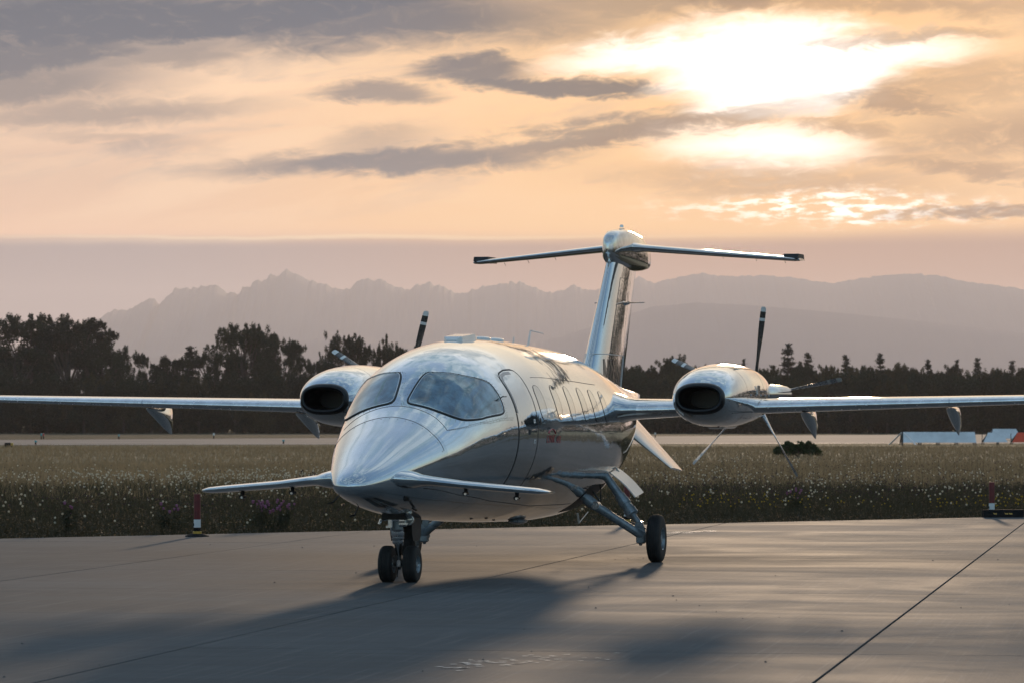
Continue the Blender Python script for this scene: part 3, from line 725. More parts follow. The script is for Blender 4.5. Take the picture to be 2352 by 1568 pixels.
for sd in (1, -1):
    secs = []
    for p, gx, gt in ((.55, .30, .225), (.80, .22, .212), (.88, .15, .192), (.95, .08, .172), (1.03, .03, .156), (1.12, 0, .148)):
        secs.append((sd * p, WLE(p) - gx * .55, wch(p) + gx, WZ(p), gt, 1.0))
    for p in (1.5, 2.1, 2.8, 3.5, 4.5, 5.5, 6.5, 6.95): secs.append((sd * p, WLE(p), wch(p), WZ(p), .148 - .004 * p, 1.0 - .2 * p))
    secs += [(sd * 7.08, WLE(7.1) + .03, .55, WZ(7.08), .10, -.3), (sd * 7.15, WLE(7.15) + .12, .36, WZ(7.15), .05, -.3)]
    w = wing_loft(secs, 44, .018).build('wing', PAINT, AIR)
    # polished leading edge sheath in two lengths with a small step at the joint
    for a, b in ((1.16, 4.66), (4.675, 6.9)) if sd == 1 else ((2.55, 4.74), (4.755, 6.9)):
        mm = MB(); rr = []
        for p in np.linspace(a, b, 10):
            ch, t = wch(p) , .148 - .004 * p; o = []
            ri = math.radians(1.0 - .2 * p)
            for k in range(-7, 8):
                x = (k / 7) ** 2 * .085; y = 5 * t * (.2969 * math.sqrt(x) - .126 * x - .3516 * x * x) * (1 if k > 0 else -1) + .018 * 4 * x * (1 - x)
                gx = -.0035 if abs(k) < 5 else -.001
                xx, yy = (x - .3) * ch + gx, y * ch + math.copysign(.0025, k) * (1 if abs(k) > 0 else 0)
                o.append(L(WLE(p) + .3 * ch + xx * math.cos(ri) + yy * math.sin(ri), sd * p, WZ(p) - xx * math.sin(ri) + yy * math.cos(ri)))
            rr.append(o)
        mm.loft(rr, False, False, False); mm.build('leading_edge_sheath', BARE, w)
    for p in ((3.03, 4.66) if sd == 1 else (2.87, 4.72)):
        mm = MB(); ch = wch(p); rr = []
        for X, dz, hw in ((.10, .0, .012), (.20, -.03, .045), (.38, -.09, .062), (.60, -.17, .066), (.80, -.24, .055), (.97, -.29, .038), (1.05, -.31, .014)):
            zt = WZ(p) - .055 * ch * (1 - max(0, X - .45) * 1.35) - max(0, X - .62) * .10; zb = WZ(p) - .06 + dz
            rr.append([L(WLE(p) + X * .98, sd * p + hw * math.cos(u), (zt + zb) / 2 + (zt - zb) / 2 * math.sin(u) if zt > zb else zt) for u in np.linspace(0, 2 * math.pi, 14, endpoint=False)])
        mm.loft(rr); mm.build('flap_track_fairing', PAINT, w)
    # nearly hidden trailing flap and aileron gap lines
    mm = MB(); mm.tube([L(WLE(p) + wch(p) * .74, sd * p, WZ(p) + .052 * wch(p) * (1 - .0)) for p in np.linspace(2.6, 6.8, 12)], .004, 5); mm.build('flap_gap', LINE, w)

# canard
for sd in (1, -1):
    secs = []
    for p, gx, gt in ((.16, .20, .14), (.26, .30, .16), (.36, .30, .16), (.44, .20, .150), (.50, .08, .128), (.60, .02, .115)):
        secs.append((sd * p, .70 - gx * .62, .80 + gx, 1.045 - .068 * p, gt, 1.5))
    for p in (.9, 1.2, 1.5): secs.append((sd * p, .72 + .05 * p, .80 - .14 * p, 1.045 - .083 * p, .115, 1.5))
    secs += [(sd * 1.62, .80, .56, .911, .11, 1.5), (sd * 1.69, .86, .44, .905, .085, 1.5), (sd * 1.72, .95, .26, .902, .05, 1.5)]
    c = wing_loft(secs, 40, .0).build('canard', PAINT, AIR)
    for p in (.86, 1.36):
        mm = MB(); z = 1.045 - .083 * p
        mm.tube([L(1.12, sd * p, z - .01), L(1.13, sd * p, z - .085)], [.022, .016], 8); mm.tube([L(1.06, sd * p, z - .088), L(1.20, sd * p, z - .088)], [.020, .016], 10)
        mm.build('hinge_bracket', DARKM, c)
        mm = MB(); mm.tube([L(1.045, sd * p + .012, z - .092), L(1.06, sd * p + .012, z - .092)], [.012, .016], 10); mm.build('bolt', BARE, c)

# fin
def fin_le(z): return 10.87 + (z - 2.24) * (12.15 - 10.87) / (3.55 - 2.24)
def fin_te(z): return 13.12 + (z - 2.24) * (13.90 - 13.12) / (3.55 - 2.24)
def fin_t(z): return .128 - .02 * (z - 2.2)
def fin_y(X, z):
    c = fin_te(z) - fin_le(z); x = min(max((X - fin_le(z)) / c, 0.0001), 1); t = fin_t(z)
    return 5 * t * (.2969 * math.sqrt(x) - .126 * x - .3516 * x * x + .2843 * x ** 3 - .1015 * x ** 4) * c
def build_fin():
    def part(x0, x1, zs, name):
        m = MB(); rr = []
        for z in zs:
            le, te = fin_le(z), fin_te(z); c = te - le; xs = [x0 + (x1 - x0) * (1 - math.cos(math.pi * i / 15 * (.5 if x0 == 0 else 1))) / (1 if x0 == 0 else 2) for i in range(16)]
            top = [(le + x * c, fin_y(le + x * c, z)) for x in xs]
            o = [L(X, y, z) for X, y in top] + [L(X, -y, z) for X, y in reversed(top[(1 if x0 == 0 else 0):])]; rr.append(o)
        m.loft(rr); return m.build(name, PAINT, AIR)
    F = part(0, .70, np.linspace(1.75, 3.66, 14), 'fin'); Rd = part(.708, 1.0, np.linspace(2.0, 3.50, 10), 'rudder')
    # registration on both flanks, white outlined panel behind tall black letters
    for sd in (1, -1):
        def mp(x, y, sd=sd):
            z = 1.985 + y; X = (11.10 + x) if sd == 1 else (12.45 - x); X = X + (z - 2.0) * .35
            return L(X, sd * (fin_y(X, z) + .006), z)
        place_text('N288LA', .50, mp, REGL, 'registration', F, .70)
        mm = MB(); x0, x1, y0, y1 = -.30, 1.50, -.06, .41
        for a, b in (((x0, y0), (x1, y0)), ((x1, y0), (x1, y1)), ((x1, y1), (x0, y1)), ((x0, y1), (x0, y0))):
            P = [mp(a[0] + (b[0] - a[0]) * i / 10, a[1] + (b[1] - a[1]) * i / 10) for i in range(11)]; mm.tube(P, .004, 5)
        mm.build('registration_border', PLAC, F)
        # navigation aerials half way up
        mm = MB(); zz = 3.06; X = 12.75; y = fin_y(X, zz)
        mm.loft([[L(X + sx * (.13 - .05 * k), sd * (y - .01 + .24 * k), zz + sz * (.012 - .006 * k)) for sx, sz in ((-1.0 + 1.6 * k, 0), (0 + .6 * k, 1), (1 + .4 * k, 0), (0 + .6 * k, -1))] for k in (0, .5, 1)])
        mm.tube([L(X - .03, sd * y, zz - .02), L(X + .06, sd * (y + .03), zz)], .022, 8); mm.build('aerial', BARE, F)
    mm = MB()
    for a, b in (((.24, 2.35), (.24, 3.36)), ((.24, 3.36), (.5, 3.36))):
        P = [(a[0] + (b[0] - a[0]) * i / 12, a[1] + (b[1] - a[1]) * i / 12) for i in range(13)]
        mm.tube([L(fin_le(z) + q * (fin_te(z) - fin_le(z)), fin_y(fin_le(z) + q * (fin_te(z) - fin_le(z)), z) + .001, z) for q, z in P], .003, 4)
    mm.build('panel_seam', LINE, F)
build_fin()
def build_tailplane():
    m = MB(); rr = []
    for X, zt, zb, w in ((12.05, 3.78, 3.66, .02), (12.08, 3.83, 3.60, .055), (12.16, 3.89, 3.55, .085), (12.4, 3.95, 3.51, .115), (12.8, 3.985, 3.49, .145), (13.3, 3.98, 3.48, .155), (13.7, 3.955, 3.49, .15), (14.05, 3.90, 3.51, .13), (14.38, 3.83, 3.54, .10), (14.42, 3.81, 3.56, .085)):
        zc, h = (zt + zb) / 2, (zt - zb) / 2
        rr.append([L(X, w * math.copysign(abs(math.cos(u)) ** .62, math.cos(u)), zc + h * math.copysign(abs(math.sin(u)) ** .62, math.sin(u))) for u in np.linspace(0, 2 * math.pi, 36, endpoint=False)])
    m.loft(rr); b = m.build('tail_bullet_fairing', CHROME, AIR)
    mm = MB(); mm.tube([L(12.95, 0, 3.97), L(12.95, 0, 4.0)], .035, 14); mm.tube([L(12.95, 0, 4.015), L(12.95, 0, 4.04), L(12.95, 0, 4.05)], [.026, .024, .012], 12); mm.build('beacon', BARE, b)
    for sd in (1, -1):
        secs = [(sd * .05, 12.78, 1.15, 3.775, .16, -1), (sd * .14, 12.86, 1.04, 3.77, .125, -1), (sd * .24, 12.94, .94, 3.765, .10, -1), (sd * 1.2, 13.36, .74, 3.695, .098, -1), (sd * 2.05, 13.74, .56, 3.635, .095, -1), (sd * 2.13, 13.80, .48, 3.63, .07, -1)]
        t = wing_loft(secs, 40).build('tailplane', CHROME, AIR)
        mm = MB(); mm.loft([[L(X, sd * p, z) for X, z in ((13.76, 3.64), (13.80, 3.70), (14.24, 3.705), (14.30, 3.63))] for p in (1.93, 2.12)], True, True, True, 0, False); mm.build('balance_horn', DARKM, t)
        for p in (1.1, 1.5, 1.85):
            mm = MB(); mm.tube([L(13.36 + .45 * (p - 1.2) + .72, sd * p, 3.69 - .07 * (p - 1.2)), L(13.36 + .45 * (p - 1.2) + .80, sd * p, 3.655 - .07 * (p - 1.2))], .003, 5); mm.build('static_wick', DARKM, t)
build_tailplane()
for sd in (1, -1):      # slanted belly fins
    m = MB(); a = [(10.9, .50, 1.40), (12.6, .30, 1.62), (12.95, .24, 1.66)]
    rr = []
    for k in np.linspace(0, 1, 6):
        le = Vector((11.2 + .95 * k, .36 + .42 * k, 1.50 - .50 * k)); te = Vector((13.15 - .10 * k, .14 + .62 * k, 1.62 - .66 * k)); te = te.lerp(le, 0) ; c = te - le
        nn = Vector((0, .78, .62)); t = .07 * (1 - .45 * k)
        rr.append([L(*(le + c * x + nn * (y * c.length * t / .12 * .9))) if sd == 1 else (lambda q: L(q[0], -q[1], q[2]))(le + c * x + nn * (y * c.length * t / .12 * .9)) for x, y in airfoil(24, .12)])
    m.loft(rr); m.build('ventral_fin', WHITEP, AIR)

# -------- engines
NX = [(6.72, .278, .175, .175, 1.822), (6.80, .312, .215, .215, 1.825), (6.95, .345, .262, .262, 1.832), (7.20, .372, .312, .308, 1.84), (7.6, .392, .352, .338, 1.845), (8.1, .402, .372, .345, 1.85),
      (8.7, .400, .365, .325, 1.852), (9.2, .375, .335, .295, 1.855), (9.6, .325, .285, .262, 1.858), (9.95, .262, .238, .232, 1.86), (10.14, .215, .205, .205, 1.86)]
def nac_ring(X, hw, ht, hb, zc, cy, n=48, e=.86):
    return [L(X, cy + hw * math.copysign(abs(math.cos(u)) ** e, math.cos(u)), zc + (ht if math.sin(u) > 0 else hb) * math.copysign(abs(math.sin(u)) ** e, math.sin(u))) for u in np.linspace(0, 2 * math.pi, n, endpoint=False)]
fs = [pchip([r[0] for r in NX], [r[i] for r in NX]) for i in range(1, 5)]
def build_engine(sd):
    cy = sd * 2.12; m = MB()
    m.loft([nac_ring(X, fs[0](X), fs[1](X), fs[2](X), fs[3](X), cy) for X in list(np.linspace(6.72, 7.3, 14)) + list(np.linspace(7.38, 10.14, 30))], True, False, True)
    e = m.build('engine_nacelle', PAINT, AIR)
    m = MB(); rr = []
    for X, dw, dh in ((6.724, .279, .176), (6.69, .272, .168), (6.665, .258, .154), (6.655, .242, .138), (6.665, .226, .122), (6.70, .214, .110), (6.80, .208, .105), (7.25, .20, .10)):
        rr.append(nac_ring(X, dw, dh, dh, 1.822, cy, 48, .80))
    m.loft(rr, True, False, True); m.build('air_intake', LIPB, e)
    m = MB()                                              # cooler scoop and louvres under the nacelle
    m.loft([[L(X, cy + w * a, z + h * b) for a, b in ((-1, 0), (-.6, -1), (.6, -1), (1, 0))] for X, w, z, h in ((7.5, .10, 1.535, .0), (7.75, .12, 1.525, .035), (8.5, .12, 1.53, .035), (8.8, .06, 1.54, .01))], True, True, True, 0, False); m.build('cooler_scoop', PAINT, e)
    m = MB(); m.box(L(7.48, cy, 1.519), (.05, .17, .02)); m.box(L(7.3, cy - .22, 1.56), (.05, .09, .015)); m.split('scoop_mouth', LIPB, e)
    m = MB(); g = [nac_ring(X, fs[0](X) + .0015, fs[1](X) + .0015, fs[2](X) + .0015, fs[3](X), cy) for X in (8.62, 8.628)]; m.loft(g, True, False, False); m.build('cowl_joint', LINE, e)
    m = MB(); m.tube([L(X, cy + sd * (fs[0](X)) * .93, fs[3](X) - .17 + .002) for X in np.linspace(6.95, 8.0, 12)], .004, 5); m.build('cowl_split', LINE, e)
    for X0 in (7.55, 9.35):
        m = MB(); m.loft([nac_ring(X, fs[0](X) + .0012, fs[1](X) + .0012, fs[2](X) + .0012, fs[3](X), cy) for X in (X0, X0 + .006)], True, False, False); m.build('cowl_joint', LINE, e)
    for k in range(5):
        X = 7.75 + k * .32; c = (cy + sd * (fs[0](X) + .001), fs[3](X) + .02); m = MB(); m.box(L(X, c[0], c[1]), (.06, .008, .02)); m.build('cowl_latch', GEAR, e)
    m = MB(); m.box(L(8.2, cy + sd * .405, 1.93), (.16, .008, .10), None, 0, .003); m.build('access_panel', BARE, e)
    for k in (1, -1):                                     # exhaust stacks
        m = MB(); rr = []
        for X, off, r in ((9.15, .22, .07), (9.35, .28, .105), (9.6, .345, .118), (9.85, .395, .112), (9.98, .42, .104), (9.985, .42, .094), (9.8, .39, .09)):
            rr.append([L(X, cy + k * off + r * .82 * math.cos(u), 1.885 + r * math.sin(u)) for u in np.linspace(0, 2 * math.pi, 24, endpoint=False)])
        m.loft(rr); m.build('exhaust_stack', CHROME, e)
    # propeller
    pr = MB(); pr.tube([L(10.14, cy, 1.86), L(10.26, cy, 1.86), L(10.42, cy, 1.86), L(10.62, cy, 1.86), L(10.80, cy, 1.86), L(10.90, cy, 1.86)], [.205, .200, .185, .145, .085, .02], 32)
    P = pr.build('propeller', CHROME, AIR)
    base = R(6.7) if sd == 1 else R(14.2)
    for i in range(5):
        a = base + i * 2 * math.pi / 5; rad = Vector((0, math.sin(a), math.cos(a))); tan = Vector((0, math.cos(a), -math.sin(a)))
        mb = MB(); rr = []
        st = [.17, .22, .30, .42, .56, .70, .80, .86, .90, .935, .975, 1.01, 1.045, 1.06, 1.068]
        for r in st:
            q = (r - .17) / .9; ch = np.interp(r, [.17, .25, .45, .75, .95, 1.04, 1.06, 1.068], [.085, .11, .155, .160, .135, .115, .10, .06]); th = np.interp(r, [.17, .25, .45, .8, 1.07], [.06, .045, .020, .011, .006])
            be = R(np.interp(r, [.17, .45, .75, 1.07], [98, 88, 76, 66]))
            ax = Vector((math.sin(be), 0, 0)) + tan * math.cos(be); nn = Vector((math.cos(be), 0, 0)) - tan * math.sin(be)
            C = Vector((10.28, cy, 1.86)) + rad * r; o = []
            for k in range(12):
                u = 2 * math.pi * k / 12; v = C + ax * (ch / 2 * math.cos(u)) + nn * (th / 2 * math.sin(u)); o.append(L(*v))
            rr.append(o)
        main, tw, tb = 1 if i in (1, 4, 0) and False else 0, 1, 0
        for j in range(len(st) - 1):
            c_ = (st[j] + st[j + 1]) / 2
            mi = 1 if (c_ > 1.0 or .895 < c_ < .95) else 0
            mb.loft([rr[j], rr[j + 1]], True, j == 0, j == len(st) - 2, mi)
        mb.build('blade', [(BLADE if (sd, i) in ((1, 0), (-1, 0), (-1, 4), (1, 4), (-1, 1)) else BLADE_LIT), TIPW], P)  # blades outside this list get the brighter copy coloured as if lit
build_engine(1); build_engine(-1)

# -------- landing gear
def wheel(name, cx, p, z, r, w, hub_r, parent_air=True):
    """tyre with grooves and rim; axle along port"""
    e = MB()
    prof = [(-.5, hub_r), (-.5, hub_r + .02 * r / .27), (-.52, r * .80), (-.47, r * .90), (-.38, r * .965), (-.27, r * .992), (-.245, r * .994), (-.235, r * .98), (-.215, r * .98), (-.205, r * .997), (-.08, r), (-.07, r * .985), (-.05, r * .985), (-.04, r),
            (.04, r), (.05, r * .985), (.07, r * .985), (.08, r), (.205, r * .997), (.215, r * .98), (.235, r * .98), (.245, r * .994), (.27, r * .992), (.38, r * .965), (.47, r * .90), (.52, r * .80), (.5, hub_r + .02 * r / .27), (.5, hub_r)]
    N = 64; rr = []
    for j in range(N):
        u = 2 * math.pi * j / N; o = []
        for a, q in prof:
            zz = q * math.sin(u); zz = max(zz, -r * .965)                # slight flat where it bears
            o.append(L(cx + q * math.cos(u), p + a * w, z + zz))
        rr.append(o)
    rr.append(rr[0]); e.loft(rr, False, False, False); W = e.build(name, RUBBER, AIR)
    h = MB(); rr = []
    hp = [(-.50, hub_r * 1.0), (-.44, hub_r * .93), (-.30, hub_r * .86), (-.26, hub_r * .42), (-.42, hub_r * .34), (-.42, .001), (.42, .001), (.42, hub_r * .34), (.26, hub_r * .42), (.30, hub_r * .86), (.44, hub_r * .93), (.50, hub_r * 1.0)]
    for j in range(33):
        u = 2 * math.pi * j / 32; rr.append([L(cx + q * math.cos(u), p + a * w, z + q * math.sin(u)) for a, q in hp])
    h.loft(rr, False, False, False); h.build('rim', GEAR, W)
    for s in (1, -1):
        b = MB()
        for k in range(8):
            u = k * math.pi / 4; b.tube([L(cx + hub_r * .64 * math.cos(u), p + s * w * .27, z + hub_r * .64 * math.sin(u)), L(cx + hub_r * .64 * math.cos(u), p + s * w * .34, z + hub_r * .64 * math.sin(u))], hub_r * .09, 6)
        b.build('wheel_bolts', BARE, W, kind='stuff')
    return W
def main_gear(sd):
    q = lambda X, p, z: L(X, sd * p, z)
    wheel('main_wheel', 7.85, sd * 1.42, .262, .270, .150, .125)
    m = MB()                                                # trailing leg
    m.tube([q(7.45, .50, .88), q(7.48, .60, .79), q(7.50, .70, .71)], [.045, .045, .05], 12)
    m.tube([q(7.50, .68, .72), q(7.52, .77, .65), q(7.53, .82, .615)], [.062, .062, .05], 14)
    m.tube([q(7.53, .78, .64), q(7.60, .93, .535), q(7.74, 1.17, .365), q(7.80, 1.27, .295)], [.050, .047, .047, .052], 16)
    m.tube([q(7.53, .765, .68), q(7.57, .89, .60), q(7.70, 1.10, .44)], [.02, .02, .018], 8)
    G = m.build('main_gear_leg', GEAR, AIR)
    m = MB(); m.tube([q(7.80, 1.22, .30), q(7.83, 1.29, .262), q(7.85, 1.42, .262)], [.05, .045, .038], 14); m.box(q(7.80, 1.255, .262), (.10, .10, .11), None, 0, .015); m.tube([q(7.80, 1.25, .22), q(7.80, 1.25, .185)], [.03, .014], 8); m.build('axle', GEAR, G)
    m = MB(); m.tube([q(7.46, .80, .64), q(7.58, .80, .64)], .045, 14); m.tube([q(7.455, .80, .64), q(7.585, .80, .64)], .022, 10); m.build('pivot_bolt', BARE, G)
    m = MB(); a, b = Vector(q(8.0, .74, 1.06)), Vector(q(7.82, 1.235, .425))
    D = lambda t: a.lerp(b, t)
    m.tube([D(0), D(.42)], [.046, .046], 16); m.tube([D(.40), D(.50), D(.505), D(.58)], [.050, .050, .062, .062], 16); m.tube([D(.58), D(.585), D(.66), D(.665), D(.74), D(.745), D(.83), D(.84)], [.062, .070, .070, .063, .063, .072, .072, .058], 18)
    m.tube([D(.84), D(.93), D(1.0)], [.034, .032, .032], 12); m.tube([D(.30), D(.32)], .050, 14)
    SH = m.build('shock_strut', GEAR, G)
    m = MB(); rr = []                                       # torque plate from strut to axle
    for X in (7.80, 7.835): rr.append([q(X, p, z) for p, z in ((1.17, .385), (1.21, .47), (1.27, .455), (1.32, .29), (1.26, .27))])
    m.loft(rr, True, True, True, 0, False); m.tube([q(7.79, 1.235, .425), q(7.845, 1.235, .425)], .030, 12); m.build('torque_link', GEAR, G)
    m = MB(); m.tube([q(8.05, .30, .76), q(8.02, .58, .80), q(8.0, .74, 1.02)], .030, 8); m.tube([q(7.85, .66, .84), q(7.84, .76, .70), q(7.80, .80, .60), q(7.75, .92, .52)], .010, 6); m.tube([q(7.95, .74, .95), q(7.92, .77, .80), q(7.85, .78, .66)], .008, 6); m.tube([q(7.80, 1.16, .40), q(7.82, 1.30, .37)], .007, 6); m.tube([q(7.80, 1.20, .43), q(7.82, 1.34, .36)], .007, 6)
    m.split('hydraulic_line', DARKM, G)
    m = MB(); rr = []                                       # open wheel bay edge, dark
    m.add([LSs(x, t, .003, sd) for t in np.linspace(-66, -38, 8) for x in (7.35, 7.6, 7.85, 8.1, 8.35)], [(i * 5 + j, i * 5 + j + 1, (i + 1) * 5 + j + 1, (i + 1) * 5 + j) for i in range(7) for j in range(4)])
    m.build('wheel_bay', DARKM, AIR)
    # door: a curved panel on two hinge arms
    m = MB(); V = []; n = 7
    for off in (0, .012):
        for i in range(n):
            t = i / (n - 1); bow = .016 * math.sin(math.pi * t)
            for X, dz in ((8.08, 0), (8.56, .045)):
                V.append(q(X, .84 + .29 * t + bow * .7 + off * .7, .99 + dz - .275 * t + bow * .7 + off * .7))
    F = []
    for i in range(n - 1):
        a = i * 2; F += [(a, a + 1, a + 3, a + 2), (a + 14, a + 16, a + 17, a + 15)]; 
        F += [(a, a + 2, a + 16, a + 14), (a + 1, a + 15, a + 17, a + 3)]
    F += [(0, 14, 15, 1), (12, 13, 27, 26)]
    m.add(V, F, 0, False); dr = m.build('gear_door', WHITEP, AIR)
    m = MB(); m.tube([q(8.15, .74, 1.09), q(8.15, .86, .975)], .009, 6); m.tube([q(8.42, .78, 1.13), q(8.42, .88, 1.0)], .009, 6); m.split('hinge_arm', WHITEP, dr)
def LSs(X, th, off, sd): return LS(X, th if sd == 1 else 180 - th, off)
main_gear(1); main_gear(-1)
def nose_gear():
    for sd in (1, -1): wheel('nose_wheel', 1.93, sd * .122, .176, .182, .125, .085)
    m = MB(); m.tube([L(1.84, 0, .70), L(1.85, 0, .52)], [.045, .05], 16)
    m.tube([L(1.855, 0, .50), L(1.858, 0, .475), L(1.858, 0, .472), L(1.862, 0, .445), L(1.862, 0, .442), L(1.865, 0, .435)], [.052, .052, .047, .047, .05, .05], 20)
    G = m.build('nose_gear_leg', GEAR, AIR)
    m = MB()
    for z0, z1, r in ((.625, .600, .060), (.592, .572, .056), (.565, .548, .052), (.522, .505, .060), (.500, .455, .064), (.448, .425, .062), (.418, .385, .056)):
        m.tube([L(1.855, 0, z0), L(1.856, 0, z0 - .004), L(1.857, 0, z1 + .004), L(1.858, 0, z1)], [r * .93, r, r, r * .93], 22)
    m.split('collar', BARE, G)
    m = MB(); m.tube([L(1.86, 0, .39), L(1.90, 0, .26), L(1.915, 0, .20)], [.042, .026, .024], 14); m.box(L(1.915, 0, .185), (.075, .06, .085), None, 0, .012)
    m.tube([L(1.93, .10, .176), L(1.93, -.10, .176)], .016, 10); m.tube([L(1.93, .05, .176), L(1.93, -.05, .176)], .024, 10); m.build('fork', CHROME, G)
    m = MB(); m.tube([L(1.90, 0, .15), L(1.90, 0, .125)], .016, 8); m.tube([L(1.905, -.012, .14), L(1.91, -.02, .05)], .004, 5); m.build('tow_pin', DARKM, G)
    m = MB()                                                # brackets, links, actuators at the top
    m.box(L(1.80, -.06, .60), (.05, .045, .13), None, 0, .006); m.box(L(1.80, -.075, .545), (.06, .05, .02)); m.box(L(1.81, .055, .61), (.05, .05, .02)); m.box(L(1.81, .07, .575), (.05, .09, .018))
    m.tube([L(1.80, -.05, .625), L(1.77, -.16, .60)], .008, 6); m.tube([L(1.78, -.15, .62), L(1.78, -.17, .57)], .014, 6); m.tube([L(1.82, -.06, .56), L(1.84, -.055, .46)], .013, 8); m.tube([L(1.79, -.02, .66), L(1.79, .12, .645)], .009, 6); m.tube([L(1.80, .03, .55), L(1.80, .10, .555)], .007, 6)
    m.box(L(1.83, 0, .665), (.10, .16, .05)); m.tube([L(1.95, .02, .62), L(1.99, 0, .36)], .020, 8); m.split('steering_linkage', BARE, G)
    m = MB(); m.box(L(1.85, -.02, .66), (.16, .24, .09)); m.build('bay_mechanism', DARKM, G)
    m = MB(); c = Vector((1.80, .125, .612)); N = 24
    rr = [[L(c.x + a, c.y + r * math.cos(u), c.z + r * math.sin(u)) for u in np.linspace(0, 2 * math.pi, N, endpoint=False)] for a, r in ((.05, .03), (.02, .052), (-.012, .052), (-.014, .046), (.0, .042), (.02, .012))]
    m.loft(rr, True, True, False); m.build('landing_light', BARE, G)
    m = MB(); m.loft([[L(c.x + a, c.y + r * math.cos(u), c.z + r * math.sin(u)) for u in np.linspace(0, 2 * math.pi, N, endpoint=False)] for a, r in ((.004, .041), (-.004, .030), (-.007, .012), (-.008, .002))], True, False, True); m.build('lamp_lens', LAMPG, G)
    for p, y0 in ((-.112, .0), (.100, .0)):                  # bay doors hanging beside the leg
        m = MB(); s = 1 if p > 0 else -1
        m.loft([[L(X, p + t, z) for X, z in ((1.96, .64), (1.98, .47), (2.02, .40), (2.26, .395), (2.32, .44), (2.34, .62))] for t in (0, .012)], True, True, True, 0, False); m.build('nose_gear_door', DARKM, AIR)
    m = MB(); m.box(L(2.25, -.005, .52), (.02, .19, .22)); m.build('bay_screen', DARKM, G)
nose_gear()

# -------- small fittings
def fittings():
    m = MB(); m.loft([[LS(X, 90 + t, h) for t, h in ((-7 * w, -.01), (-6 * w, hh), (6 * w, hh), (7 * w, -.01))] for X, w, hh in ((4.02, .5, .012), (4.10, .9, .045), (4.62, 1.0, .058), (4.72, .9, .045), (4.76, .6, .01))], True, True, True, 0, False)
    m.build('antenna_box', WHITEP, FUSE)
    for X in (5.35, 5.95, ):
        m = MB(); c = LS(X, 90, 0); m.loft([[c + Vector((r * 1.3 * math.cos(u), r * .8 * math.sin(u), h)) for u in np.linspace(0, 2 * math.pi, 20, endpoint=False)] for r, h in ((.13, -.01), (.125, .018), (.10, .03), (.05, .036))]); m.build('antenna_puck', WHITEP, FUSE)
    m = MB(); c = LS(6.85, 90, 0); m.loft([[c + Vector((x * (1 - .6 * k) + .05 * k, y, .09 * k - .01)) for x, y in ((-.05, 0), (0, .006), (.05, 0), (0, -.006))] for k in (0, 1)], True, True, True, 0, False); m.build('blade_antenna', WHITEP, FUSE)
    m = MB(); c = LS(7.6, 90, 0); m.loft([[c + Vector((x * (1 - .55 * k) + .12 * k, y, .20 * k - .01)) for x, y in ((-.06, 0), (0, .010), (.06, 0), (0, -.010))] for k in (0, .5, 1)], True, True, True, 0, False)
    m.tube([c + Vector((.10, 0, .19)), c + Vector((.42, -.07, .165)), c + Vector((.46, -.078, .155))], [.007, .005, .003], 6); m.build('whip_antenna', WHITEP, FUSE)
    m = MB(); m.tube([L(8.95, .28, .52), L(8.99, .29, .40)], .012, 6); m.tube([L(8.98, .29, .40), L(9.45, .30, .52)], .006, 6); m.build('belly_antenna', WHITEP, FUSE)
    m = MB(); m.loft([[L(X, .22 + w * math.cos(u), z + h * math.sin(u)) for u in np.linspace(0, 2 * math.pi, 16, endpoint=False)] for X, w, h, z in ((5.85, .02, .006, .500), (5.92, .06, .022, .496), (6.15, .075, .030, .488), (6.38, .055, .022, .490), (6.45, .02, .006, .498))]); m.build('belly_fairing', GEAR, FUSE)
    for p, X, t in ((0, .62, 222), (1, 1.15, 244)):          # air data probes low on the starboard bow
        m = MB(); a = LS(X, t, -.01); b = LS(X, t, .09); m.tube([a, b], .008, 6); m.tube([b, b + Vector((-.10, .02, -.01))], [.009, .006], 8); m.build('pitot_probe', DARKM, FUSE)
    m = MB(); a = LS(1.25, 305, -.01); b = LS(1.28, 305, .07); m.tube([a, b], .012, 6); m.tube([b, b + Vector((-.14, 0, .02))], [.014, .008], 8); m.box(LS(1.05, 312, .012), (.10, .05, .01)); m.build('pitot_probe', DARKM, FUSE)
    m = MB()
    for X, t in ((3.9, 285), (4.4, 287), (5.0, 283)): m.box(LS(X, t, .004), (.09, .012, .006))
    m.split('drain_slot', SEAL, FUSE)
fittings()
# ------------------------------------------------------------------ things round the apron
RED = material('red_post', (.13, .008, .009), .5, 0, 0, .25, 9)
WHT = material('reflective_white', (.72, .73, .74), .35, 0, 0, .08, 9)
BLKR = material('black_rubber_base', (.014, .014, .015), .85, 0, 0, .3, 14, spec=.12)
AMB = material('yellow_collar', (.62, .36, .05), .4, 0, .3, .15, 14)
def marker_post(px, py, label):
    x, y = ground(px, py); e = empty('marker_post', (x, y, 0)); tag(e, label, 'marker post', 'red and white marker posts along the grass')
    def cyl(name, prof, mat, n=24, tilt=0):
        m = MB(); m.loft([[(r * math.cos(u), r * math.sin(u), z) for u in np.linspace(0, 2 * math.pi, n, endpoint=False)] for r, z in prof]); return m.build(name, mat, e)
    cyl('base', [(.165, 0), (.165, .012), (.10, .038), (.085, .04)], BLKR, 8)
    cyl('collar', [(.060, .04), (.060, .072), (.052, .074)], AMB)
    cyl('stem', [(.046, .072), (.046, .13)], BLKR)
    cyl('post', [(.047, .12), (.047, .578), (.046, .584), (.040, .586)], RED)
    cyl('reflective_band', [(.0485, .125), (.0485, .235)], WHT)
    m = MB(); m.box((-.043, -.016, .165), (.02, .02, .035)); m.build('clip', BLKR, e)
    return e
marker_post(453, 1231, 'red marker post with white band left of the aircraft, below the canard tip')
marker_post(1440, 1203, 'red marker post standing behind the main wheel and open gear door')
marker_post(2278, 1187, 'red marker post with white band at right beside the black rubber bar')
